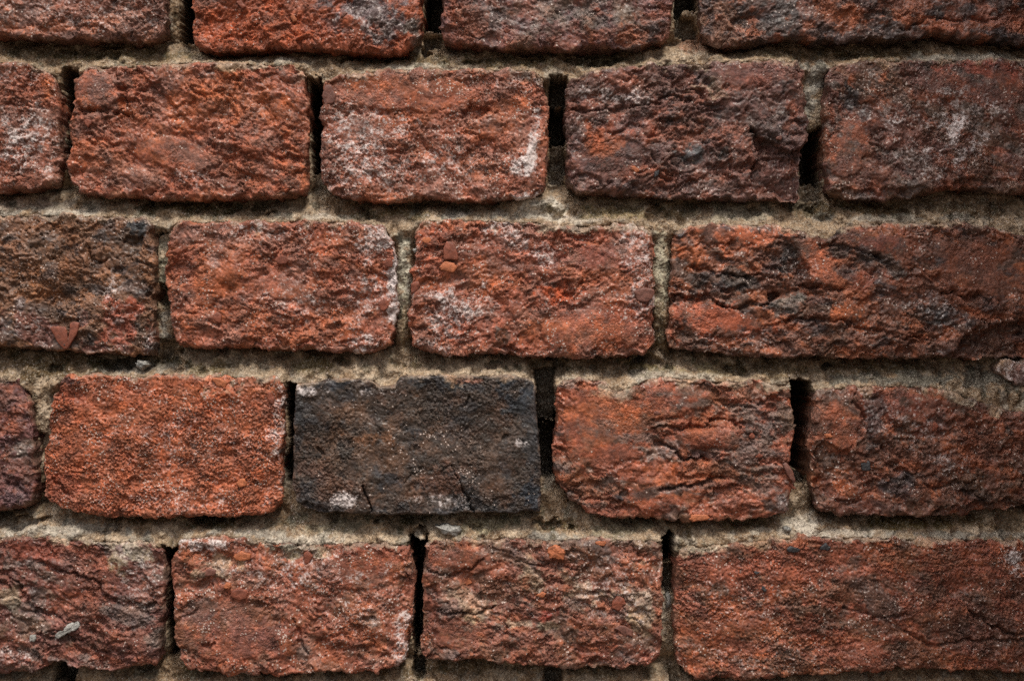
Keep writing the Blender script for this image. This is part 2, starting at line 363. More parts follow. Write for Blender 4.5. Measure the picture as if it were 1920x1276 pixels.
brick(2, [(778, 424), (792, 413), (900, 412), (1000, 416), (1060, 423), (1150, 420), (1205, 423), (1222, 434)], [(1226, 480), (1228, 560), (1226, 620)],
      [(768, 640), (790, 658), (830, 667), (900, 661), (960, 666), (1050, 671), (1130, 669), (1205, 666), (1222, 652)], [(778, 470), (771, 540), (766, 600)],
      'red brick with two terracotta shards near its upper left', (0.27, 0.078, 0.042), [(ORANGE, .4, 14), (PINK, .4, 13), (MAUVE, .3, 12)],
      [('salt', 850, 580, 55, 35, 10, .5), ('salt', 960, 440, 60, 25, 30, .42), ('salt', 1195, 545, 30, 60, 0, .38), ('salt', 1190, 455, 30, 25, 0, .4), ('salt', 815, 650, 40, 12, 20, .35), ('dust', 1040, 425, 70, 14, 0, .8), ('dust', 1180, 428, 50, 12, 0, .7), ('tone', 940, 625, 26, 14, 40, (0.07, .05, .04), .9), ('tone', 955, 655, 24, 6, 5, SOOT, .9),
       ('tone', 1030, 548, 30, 24, 40, (0.42, .085, .03), 1.0), ('tone', 1150, 590, 40, 16, 10, BRIGHT, .5), ('tone', 900, 520, 100, 25, 0, ORANGE, .5), ('tone', 1100, 480, 80, 30, 0, (0.2, .065, .05), .6), ('tone', 1080, 630, 120, 28, 0, ORANGE, .4)],
      [('skin', 1110, 615, 95, 44, 0, .5), ('skin', 1140, 480, 70, 28, 0, .5), ('hole', 955, 653, 24, 6, 6, -2.4), ('dip', 1030, 548, 28, 20, 45, -1.5), ('dip', 800, 615, 36, 16, 10, -1.6), ('dip', 930, 560, 40, 60, 15, -1.3), ('lump', 1120, 620, 90, 40, 0, .7), ('lump', 880, 490, 60, 40, 0, .6)], 12, ter=.8, fleck=.4, gloss=.6, lump=.6)
brick(2, [(1264, 434), (1300, 421), (1400, 420), (1480, 425), (1530, 442), (1556, 446), (1580, 426), (1620, 418), (1700, 419), (1800, 415), (1860, 425), (1920, 440), (2180, 440)], [(2180, 560)],
      [(1255, 652), (1330, 660), (1400, 667), (1500, 668), (1600, 671), (1700, 668), (1800, 671), (1920, 668), (2180, 668)], [(1262, 470), (1256, 530), (1254, 600)],
      'long black and orange streaked brick at the right edge, third course', (0.145, 0.056, 0.034), [(UMBER, .42, 13), (ORANGE, .42, 10), (SOOT, .14, 8)],
      [('tone', 1380, 440, 120, 22, 3, (0.36, 0.1, 0.045), 1.2), ('tone', 1300, 480, 40, 28, 30, ORANGE, 1.0), ('tone', 1530, 500, 55, 30, 40, (0.33, .10, .05), 1.1), ('tone', 1340, 600, 90, 40, 8, (0.3, .08, .04), 1.1), ('tone', 1590, 585, 36, 22, -10, ORANGE, 1.1), ('tone', 1630, 525, 50, 25, -5, (0.24, .07, .04), .9), ('tone', 1640, 450, 70, 28, 0, (0.19, .06, .042), .9),
       ('tone', 1800, 500, 130, 70, 0, (0.15, .055, .034), .9), ('tone', 1380, 530, 110, 18, 5, (0.045, .035, .032), .9), ('tone', 1460, 575, 40, 18, 0, (0.11, .105, .1), .8), ('tone', 1480, 480, 30, 30, 0, (0.035, .032, .032), .8), ('tone', 1620, 480, 60, 20, 20, (.05, .045, .044), .8), ('tone', 1760, 590, 90, 16, 12, SOOT, .7), ('salt', 1380, 640, 90, 22, 0, .22), ('salt', 1740, 580, 40, 25, 0, .25), ('dust', 1550, 436, 40, 12, 0, .9), ('tone', 1850, 650, 130, 30, 0, (.085, .04, .028), .9), ('salt', 1500, 500, 60, 30, 40, .2), ('dust', 1700, 417, 200, 7, 0, .5), ('tone', 1275, 440, 22, 12, 0, SOOT, .9)],
      [('skin', 1850, 500, 110, 55, 8, .7), ('skin', 1640, 455, 75, 28, 8, 1.0), ('skin', 1540, 500, 56, 26, 42, 1.2), ('skin', 1590, 586, 38, 20, -8, 1.0), ('skin', 1340, 600, 95, 26, 8, .8), ('skin', 1380, 440, 90, 16, 3, .7), ('hole', 1450, 556, 11, 13, 0, -8.5), ('crack', [(1256, 560), (1330, 562), (1380, 578), (1440, 570)], 1.6, -2.2), ('crack', [(1300, 505), (1370, 515), (1450, 520)], 1.3, -1.6), ('lump', 1530, 500, 60, 28, 40, 2.0), ('lump', 1590, 585, 38, 22, -8, 1.4), ('lump', 1630, 450, 70, 30, 10, 1.1), ('crack', [(1490, 530), (1560, 545), (1580, 548)], 1.5, -2.0), ('lump', 1340, 600, 90, 30, 8, 1.0),
       ('crack', [(1560, 455), (1620, 470), (1650, 490)], 1.3, -1.6), ('crack', [(1770, 550), (1860, 565)], 1.2, -2.0), ('dip', 1470, 540, 50, 40, 0, -2.2), ('step', [(1790, 690), (1800, 640), (1830, 615), (1880, 605), (1960, 600), (2200, 600), (2200, 690)], -4.0), ('crack', [(1480, 600), (1560, 600), (1640, 625), (1760, 640)], 1.4, -1.6)], 13, ridge=1.0, ter=1.0, lump=.8, ang=10, stretch=2.2, fleck=.16)
# --- fourth course
brick(3, [(-390, 712), (0, 712), (32, 716), (48, 728), (56, 750)], [(60, 800), (66, 870), (66, 920)], [(-390, 958), (0, 958), (36, 955), (58, 944)], [(-390, 830)],
      'small dark mauve end of a brick at the left edge, fourth course', (0.125, 0.05, 0.045), [(MAUVE, .5, 13), (RED, .4, 10)],
      [('tone', 40, 840, 22, 22, 0, GREY, .8), ('tone', 15, 800, 30, 40, 0, RED, .6), ('tone', 25, 930, 40, 25, 0, (.11, .06, .065), .9)], [('crack', [(0, 880), (25, 905), (60, 940)], 1.0, -1.0), ('crack', [(0, 815), (40, 815)], 1.2, -1.2)], 14, lump=.9, rc=7)
brick(3, [(112, 712), (126, 703), (250, 706), (330, 703), (430, 706), (510, 707), (530, 716)], [(533, 760), (530, 850), (526, 925)],
      [(90, 940), (142, 963), (200, 968), (350, 970), (450, 968), (515, 959)], [(101, 740), (93, 790), (85, 850), (81, 890)],
      'clean bright orange brick, the most orange in the wall', (0.335, 0.09, 0.038), [(ORANGE, .5, 18), ((0.38, .12, .06), .4, 9), (RED, .3, 14)],
      [('dust', 480, 716, 60, 16, 0, .75), ('tone', 130, 712, 45, 14, 0, (.17, .07, .06), .9), ('salt', 340, 830, 140, 60, 0, .20), ('salt', 340, 940, 120, 25, 0, .24), ('tone', 130, 740, 50, 20, 10, (.22, .06, .035), .6), ('salt', 520, 800, 14, 110, 0, .5), ('tone', 120, 920, 50, 30, 30, (.26, .075, .045), .7)],
      [('crack', [(100, 880), (108, 905), (130, 925)], 1.0, -1.2), ('dip', 130, 740, 50, 14, 10, -1.2), ('dip', 420, 840, 90, 20, 15, -.7), ('hole', 360, 840, 16, 7, 0, -1.0)], 15, big=.7, ridge=.2, ter=.42, lump=.35, crumb=.38, grain=.28, fleck=.5, gloss=.9, bevel=2.2, ang=12)
brick(3, [(554, 722), (580, 716), (650, 707), (700, 712), (712, 722), (740, 720), (752, 704), (800, 704), (950, 703), (990, 708), (1003, 722)], [(1006, 770), (1011, 840), (1014, 900)],
      [(553, 938), (570, 953), (620, 961), (690, 965), (800, 965), (900, 962), (1012, 958)], [(552, 780), (548, 850), (549, 900)],
      'almost black overburnt brick with white crystals and cracks', (0.046, 0.030, 0.022), [((.06, .037, .026), .5, 16), ((0.082, .043, .028), .45, 12), (SOOT, .15, 14)],
      [('tone', 630, 722, 75, 18, 0, (.022, .023, .027), 1.2), ('tone', 560, 790, 16, 90, 0, (.028, .026, .027), .8), ('tone', 1000, 830, 26, 90, 0, (.026, .027, .031), .8), ('tone', 690, 850, 130, 80, 10, (.092, .050, .031), .8), ('tone', 880, 860, 70, 60, 10, (.07, .042, .03), .6), ('tone', 810, 715, 60, 12, 0, SOOT, 1.0), ('tone', 970, 728, 62, 30, 0, (.022, .026, .034), 1.3), ('tone', 1002, 935, 28, 44, 0, (.02, .024, .034), 1.2), ('tone', 830, 956, 160, 14, 0, (.024, .024, .027), .9), ('tone', 600, 905, 80, 34, 15, (.085, .043, .03), .8), ('tone', 705, 820, 40, 12, 0, OCHRE, .5), ('tone', 830, 900, 50, 30, 0, (.13, .06, .04), .6),
       ('salt', 645, 942, 20, 11, -10, .8), ('flk', 645, 940, 40, 22, -10, .4), ('salt', 840, 942, 46, 12, 0, .38), ('salt', 590, 735, 26, 8, 0, .6), ('salt', 690, 735, 40, 6, 0, .45), ('salt', 975, 830, 12, 6, 0, .5), ('flk', 830, 885, 75, 18, 8, 1.0), ('flk', 870, 920, 60, 20, 30, .8), ('flk', 810, 830, 120, 50, 20, .35), ('tone', 735, 712, 22, 10, 0, PALE, 1.2), ('tone', 890, 712, 26, 6, 0, PALE, .8), ('tone', 575, 960, 60, 8, 0, SOOT, .9)],
      [('crack', [(690, 968), (694, 935), (686, 912)], .75, -2.6), ('crack', [(838, 880), (865, 910), (885, 945), (895, 960)], .6, -1.8), ('crack', [(760, 905), (785, 885), (838, 880)], .5, -.8), ('hole', 602, 840, 6, 6, 0, -2), ('hole', 950, 820, 8, 6, 0, -1.4), ('crack', [(885, 748), (870, 765)], .9, -1.4), ('step', [(540, 945), (590, 942), (620, 955), (620, 985), (540, 985)], -2.5)], 16, big=.5, ridge=.1, ter=.32, lump=.3, crumb=.3, bevel=1.6, rc=2.2, ang=20, fleck=.035, edge=.4)
brick(3, [(1044, 722), (1060, 709), (1130, 712), (1150, 730), (1180, 730), (1205, 712), (1260, 706), (1320, 712), (1400, 716), (1470, 718), (1484, 728)], [(1487, 770), (1486, 830), (1482, 880), (1488, 915)],
      [(1042, 902), (1070, 938), (1110, 962), (1160, 968), (1260, 976), (1330, 976), (1420, 971), (1476, 964)], [(1043, 780), (1037, 850)],
      'red brick with long wavy folds, left of the deepest black slot', (0.24, 0.07, 0.037), [(ORANGE, .4, 16), (BROWN, .4, 11), (GREY, .2, 10)],
      [('tone', 1430, 790, 55, 40, 0, (.15, .10, .085), 1.0), ('tone', 1400, 840, 45, 30, 0, (.13, .085, .075), .8), ('dust', 1160, 725, 45, 22, 0, 1.1), ('dust', 1440, 720, 60, 10, 0, .8), ('tone', 1270, 915, 120, 10, -6, (.075, .05, .045), .8), ('tone', 1290, 850, 80, 12, 8, (.11, .07, .065), .8), ('tone', 1120, 780, 70, 50, 0, ORANGE, .5), ('tone', 1320, 810, 60, 30, 0, ORANGE, .5), ('tone', 1460, 945, 40, 40, 0, (.09, .065, .06), .8), ('salt', 1470, 940, 20, 30, 0, .3), ('tone', 1160, 930, 14, 10, 0, SOOT, .9)],
      [('skin', 1130, 800, 85, 80, 0, .6), ('skin', 1330, 822, 62, 20, 0, 1.0), ('skin', 1260, 755, 90, 26, -8, .6), ('skin', 1230, 930, 90, 20, 0, .5), ('crack', [(1230, 828), (1265, 845), (1280, 860), (1330, 862)], 1.2, -2.6), ('crack', [(1215, 800), (1280, 802), (1350, 790), (1400, 795)], 1.2, -1.8), ('crack', [(1240, 915), (1300, 912), (1360, 895)], 1.5, -2.4), ('crack', [(1272, 975), (1276, 930), (1285, 880)], .6, -.8), ('crack', [(1360, 765), (1420, 755), (1470, 740)], 1.1, -1.4), ('hole', 1167, 928, 11, 7, 0, -2.0), ('dip', 1440, 800, 50, 60, 0, -1.3), ('lump', 1340, 820, 55, 18, 0, 1.1), ('dip', 1300, 850, 70, 14, 8, -1.0), ('crack', [(1040, 905), (1090, 930), (1160, 945)], 1.2, -1.2), ('dip', 1180, 722, 40, 20, 0, -1.8)], 17, ang=4, stretch=3.0, ridge=.9, ter=.9, crumb=.22, fleck=.06)
brick(3, [(1528, 735), (1545, 728), (1600, 724), (1740, 722), (1800, 738), (1880, 765), (1920, 775), (2160, 775)], [(2160, 850)],
      [(1532, 950), (1545, 960), (1600, 967), (1700, 968), (1780, 966), (1850, 957), (1920, 948), (2160, 948)], [(1522, 780), (1518, 850), (1522, 910)],
      'brown red crumbling brick at the right edge, fourth course', (0.13, 0.050, 0.030), [((.2, .06, .034), .5, 14), (UMBER, .45, 12), (ORANGE, .28, 9)],
      [('tone', 1570, 800, 50, 50, 0, (.24, .075, .04), .9), ('tone', 1680, 760, 70, 50, 0, (.2, .058, .035), .9), ('tone', 1640, 790, 20, 60, 10, SOOT, .7), ('tone', 1760, 800, 20, 40, 0, SOOT, .6), ('tone', 1680, 910, 40, 25, 0, (.05, .045, .05), .8), ('tone', 1840, 810, 80, 40, 0, (.18, .06, .035), .6), ('tone', 1640, 950, 100, 20, 0, (.11, .045, .035), .6), ('salt', 1680, 790, 70, 40, 0, .25), ('salt', 1770, 870, 40, 14, 0, .35), ('dust', 1830, 745, 110, 22, 12, .7), ('tone', 1850, 930, 90, 40, 0, UMBER, .7)],
      [('skin', 1570, 790, 46, 62, 0, .8), ('skin', 1700, 760, 60, 34, 0, .6), ('crack', [(1600, 750), (1620, 780), (1640, 820), (1660, 850)], 1.3, -1.6), ('step', [(1545, 830), (1600, 860), (1620, 900), (1560, 930), (1530, 930), (1530, 840)], -1.8), ('crack', [(1700, 900), (1760, 915), (1830, 900)], 1.2, -1.4), ('hole', 1815, 922, 16, 7, 0, -2.4), ('step', [(1740, 990), (1760, 955), (1850, 940), (1990, 930), (1990, 990)], -2.4), ('dip', 1890, 830, 30, 40, 0, -2)], 18, ter=1.0, lump=.9, ridge=.7, crumb=.4, ang=20, fleck=.2, gloss=.5)
# --- fifth course
brick(4, [(-150, 1008), (0, 1008), (80, 1006), (160, 1015), (230, 1016), (290, 1021), (304, 1032)], [(308, 1080), (305, 1150), (300, 1210)],
      [(-150, 1262), (0, 1262), (60, 1260), (92, 1245), (112, 1238), (130, 1252), (200, 1256), (292, 1250)], [(-150, 1140)],
      'dull red brick with diagonal folds in the lower left corner', (0.155, 0.055, 0.040), [(RED, .45, 14), (MAUVE, .4, 12), (GREY, .2, 12)],
      [('tone', 60, 1035, 70, 25, 0, (.23, .06, .035), .8), ('dust', 180, 1012, 120, 14, 4, .9), ('dust', 250, 1035, 30, 30, 40, .8), ('dust', 20, 1120, 18, 30, 0, .6), ('tone', 50, 1170, 90, 20, 15, (.15, .10, .075), .7), ('salt', 260, 1080, 40, 60, 0, .25), ('tone', 250, 1200, 35, 35, 0, (.2, .07, .045), .8), ('tone', 290, 1200, 16, 60, 0, GREY, .7), ('salt', 30, 1230, 30, 14, 0, .35)],
      [('crack', [(175, 1085), (200, 1110), (240, 1135), (290, 1135)], 1.6, -1.5), ('crack', [(20, 1090), (45, 1120), (75, 1150), (120, 1160)], 1.6, -1.5), ('crack', [(80, 1060), (130, 1075), (170, 1085)], 1.3, -1.6), ('dip', 50, 1120, 30, 20, 30, -2.0), ('crack', [(40, 1190), (100, 1185), (160, 1195)], 1.1, -1.2), ('lump', 250, 1205, 36, 36, 0, 1.2), ('dip', 190, 1125, 30, 16, 30, -1.2)], 19, ang=28, stretch=2.6, ridge=1.0, ter=1.0, lump=.6, fleck=.15)
brick(4, [(326, 1026), (336, 1012), (400, 1004), (460, 1008), (500, 1016), (600, 1022), (700, 1018), (756, 1020), (771, 1032)], [(776, 1080), (773, 1150), (770, 1200)],
      [(336, 1232), (350, 1254), (420, 1265), (520, 1268), (600, 1260), (700, 1262), (756, 1244)], [(320, 1080), (325, 1150), (331, 1200)],
      'red brick with orange pebbles and whitish top edge, bottom course', (0.25, 0.076, 0.042), [(ORANGE, .4, 14), (BROWN, .35, 12), (PINK, .25, 12)],
      [('dust', 530, 1025, 90, 18, 5, 1.2), ('dust', 400, 1060, 35, 22, -20, .6), ('dust', 740, 1020, 40, 12, 0, .7), ('salt', 390, 1020, 60, 14, 0, .6), ('salt', 560, 1070, 120, 40, 0, .3), ('salt', 680, 1130, 90, 60, 0, .22), ('tone', 380, 1140, 35, 30, 0, (.11, .075, .065), .8), ('tone', 480, 1190, 110, 30, 10, (.15, .06, .05), .7), ('tone', 690, 1180, 70, 50, 0, ORANGE, .5), ('tone', 680, 1030, 60, 14, 0, (.26, .07, .04), .6), ('tone', 570, 1220, 30, 20, 0, GREY, .6), ('salt', 755, 1190, 16, 50, 0, .5), ('tone', 700, 1165, 22, 14, 0, (.18, .12, .09), .7)],
      [('skin', 425, 1180, 95, 62, 10, .5), ('skin', 690, 1065, 70, 40, 0, .5), ('crack', [(550, 1160), (560, 1190), (575, 1225)], 1.3, -1.6), ('hole', 690, 1160, 15, 8, 0, -2.2), ('hole', 395, 1202, 11, 5, 10, -1.6), ('dip', 410, 1050, 50, 14, 5, -2.0), ('lump', 400, 1015, 60, 14, 0, 1.4), ('dip', 390, 1140, 40, 20, 0, -1.0), ('crack', [(340, 1165), (370, 1140)], 1.0, -1.0)], 20, lump=.7, ter=.7, crumb=.42, fleck=.45, gloss=.7, ang=18)
brick(4, [(796, 1022), (820, 1012), (900, 1014), (960, 1008), (1020, 1015), (1100, 1010), (1180, 1012), (1236, 1016)], [(1243, 1080), (1243, 1150), (1240, 1220)],
      [(791, 1226), (810, 1236), (900, 1239), (1000, 1249), (1060, 1253), (1150, 1252), (1226, 1248)], [(795, 1070), (793, 1130), (790, 1190)],
      'knobbly red brown brick with a round orange pebble at its top', (0.215, 0.075, 0.046), [(ORANGE, .35, 12), (GREY, .35, 12), (BROWN, .35, 11)],
      [('tone', 1090, 1020, 150, 10, 0, (.13, .075, .055), .6), ('dust', 1000, 1075, 40, 20, 20, .5), ('dust', 900, 1130, 50, 20, 20, .4), ('dust', 1100, 1110, 60, 25, 30, .5), ('dust', 990, 1170, 60, 10, 5, .6), ('dust', 1210, 1130, 24, 60, 0, .5), ('salt', 1160, 1100, 80, 60, 0, .24), ('tone', 880, 1060, 70, 30, 10, (.24, .075, .04), .7), ('tone', 1010, 1150, 30, 12, 0, (.30, .05, .035), .9), ('tone', 1180, 1230, 80, 18, 0, (.2, .06, .042), .6), ('tone', 810, 1130, 16, 80, 0, (.14, .045, .03), .7)],
      [('skin', 870, 1050, 60, 24, 5, .7), ('skin', 860, 1190, 60, 26, 0, .4), ('crack', [(805, 1065), (850, 1080), (905, 1055)], 1.3, -1.6), ('crack', [(820, 1145), (870, 1150), (930, 1140)], 1.4, -1.8), ('crack', [(970, 1050), (1030, 1060), (1080, 1058)], 1.1, -1.2), ('hole', 1190, 1090, 18, 6, 40, -1.4), ('dip', 1120, 1120, 50, 26, 0, -1.1), ('dip', 900, 1110, 50, 26, 30, -1.2), ('lump', 870, 1045, 60, 22, 0, 1.0), ('lump', 1120, 1180, 60, 30, 0, .8), ('step', [(785, 1240), (785, 1100), (812, 1090), (822, 1150), (815, 1240)], -1.4)], 21, lump=1.0, ter=.9, crumb=.45, fleck=.25, ang=28, stretch=2.0, ridge=.8)
brick(4, [(1270, 1034), (1300, 1024), (1400, 1016), (1480, 1008), (1580, 1005), (1700, 1010), (1850, 1012), (1920, 1016), (2200, 1016)], [(2200, 1140)],
      [(1274, 1252), (1310, 1274), (1420, 1274), (1500, 1265), (1640, 1260), (1700, 1252), (1860, 1258), (1920, 1262), (2200, 1262)], [(1266, 1080), (1263, 1150), (1266, 1210)],
      'long brown red brick in the lower right corner', (0.21, 0.062, 0.034), [(ORANGE, .35, 16), (BROWN, .45, 14), (UMBER, .25, 10)],
      [('dust', 1330, 1020, 90, 18, -4, 1.1), ('dust', 1650, 1008, 250, 6, 0, .5), ('tone', 1480, 1060, 150, 40, 0, (.25, .07, .038), .7), ('tone', 1380, 1180, 90, 60, 0, ORANGE, .4), ('tone', 1640, 1130, 70, 40, 40, (.09, .05, .04), .9), ('tone', 1790, 1050, 60, 26, 0, (.24, .07, .035), .6), ('tone', 1850, 1180, 120, 60, 20, (.085, .045, .034), .7), ('salt', 1400, 1130, 90, 40, 0, .18), ('salt', 1440, 1230, 120, 30, 0, .18), ('salt', 1905, 1055, 20, 18, 0, .8), ('tone', 1900, 1100, 40, 30, 0, (.2, .07, .04), .7)],
      [('crack', [(1820, 1150), (1860, 1175), (1920, 1190)], 1.5, -2.4), ('crack', [(1700, 1185), (1760, 1210), (1840, 1200), (1920, 1205)], 1.3, -1.6), ('crack', [(1580, 1145), (1640, 1155), (1700, 1150)], 1.0, -1.2), ('dip', 1850, 1190, 80, 30, 10, -1.2), ('hole', 1713, 1046, 9, 5, 0, -1), ('crack', [(1460, 1130), (1540, 1128)], .9, -.8), ('lump', 1870, 1225, 70, 20, 5, 1.2)], 22, big=.7, ter=.5, ridge=.4, ang=10, stretch=2.0, fleck=.3, gloss=.6, crumb=.36, grain=.22)

brick(99, [(1874, 684), (1888, 675), (1925, 673), (1990, 676)], [(1990, 700)], [(1884, 704), (1905, 722), (1940, 730), (1990, 732)], [(1873, 695)],
      'pinkish broken piece of brick lodged in the bed joint at the right edge', (0.19, 0.105, 0.09), [(PINK, .5, 8), (GREY, .5, 8)], [('salt', 1915, 690, 40, 20, 0, .35)], [], 23, out=-3.5, bevel=1.5, rc=2, lump=.6, fleck=.2)

# bricks of the same wall beyond the picture, to either side, above and below (header bond, coarser)
RNG = random.Random(5)
ROW_TOP = {0: -185, 1: 118, 2: 412, 3: 708, 4: 1012}
ROW_BOT = {0: 76, 1: 368, 2: 662, 3: 964, 4: 1257}
ROWS = list(range(-7, 13))
for r in ROWS:
    if r < 0: ROW_TOP[r] = -185 + 297 * r; ROW_BOT[r] = ROW_TOP[r] + 258
    if r > 4: ROW_TOP[r] = 1012 + 297 * (r - 4); ROW_BOT[r] = ROW_TOP[r] + 252
X_MIN, X_MAX = -2150, 3300
def filler(r, x0, x1):
    y0, y1 = ROW_TOP[r], ROW_BOT[r]
    j = lambda a=7: RNG.uniform(-a, a)
    xs = [x0 + (x1 - x0) * t for t in (0, .25, .5, .75, 1)]
    pal = RNG.choice([RED, (0.24, .075, .045), (0.3, .085, .04), (0.15, .06, .045), (0.12, .055, .04), (0.2, .065, .04), (0.08, .045, .035)])
    brick(r, [(x, y0 + j()) for x in xs], [(x1 + j(), (y0 + y1) / 2)], [(x, y1 + j()) for x in xs], [(x0 + j(), (y0 + y1) / 2)], None,
          pal, [(RED, .4, 15), (BROWN, .4, 13), (ORANGE, .3, 11)], [('salt', RNG.uniform(x0, x1), RNG.uniform(y0, y1), 60, 40, 0, RNG.choice([0, .3, .5]))], [], RNG.randrange(1000),
          hi=False, ang=RNG.uniform(-10, 30))
for r in ROWS:
    own = [b for b in B if b['row'] == r and b['hi']]
    if own:
        left = min(b['top'][0][0] for b in own) - 28
        right = max(b['top'][-1][0] for b in own) + 28
    else:
        left = right = RNG.uniform(700, 1100)
    x = left
    while x > X_MIN:
        w = RNG.uniform(425, 460); filler(r, max(x - w, X_MIN - 60), x); x -= w + RNG.uniform(22, 32)
    x = right
    while x < X_MAX:
        w = RNG.uniform(425, 460); filler(r, x, min(x + w, X_MAX + 60)); x += w + RNG.uniform(22, 32)

# ------------------------------------------------------------------ building one brick
def curve(pts, key):
    p = np.array(pts, float)
    return p, (p[:, key] - p[0, key]) / (p[-1, key] - p[0, key])

def outline(b):
    top, bot = b['top'], b['bottom']
    left = [top[0]] + list(b['left']) + [bot[0]]
    right = [top[-1]] + list(b['right']) + [bot[-1]]
    return top, bot, left, right

def coons(b, u, v):
    top, bot, left, right = outline(b)
    def ev(pts, key, t):
        p, k = curve(pts, key)
        return np.interp(t, k, p[:, 0]), np.interp(t, k, p[:, 1])
    tx, ty = ev(top, 0, u); bx, by = ev(bot, 0, u); lx, ly = ev(left, 1, v); rx, ry = ev(right, 1, v)
    out = []
    for t_, b_, l_, r_, i in ((tx, bx, lx, rx, 0), (ty, by, ly, ry, 1)):
        p00, p10, p01, p11 = top[0][i], top[-1][i], bot[0][i], bot[-1][i]
        out.append((1 - v) * t_ + v * b_ + (1 - u) * l_ + u * r_ - ((1 - u) * (1 - v) * p00 + u * (1 - v) * p10 + (1 - u) * v * p01 + u * v * p11))
    return out

def rough_mask(X, Z, b):
    """0.25 on skin that is still fairly smooth, up to 1.25 where the face has broken away"""
    so = (b['seed'] * 23.9) % 128
    return .14 + 1.12 * sstep(-1.0, .9, samp(T_LOW[1], X, Z, 1.2, so, so + 20) + .55 * samp(T_FBM[0], X, Z, .7, so, 3))

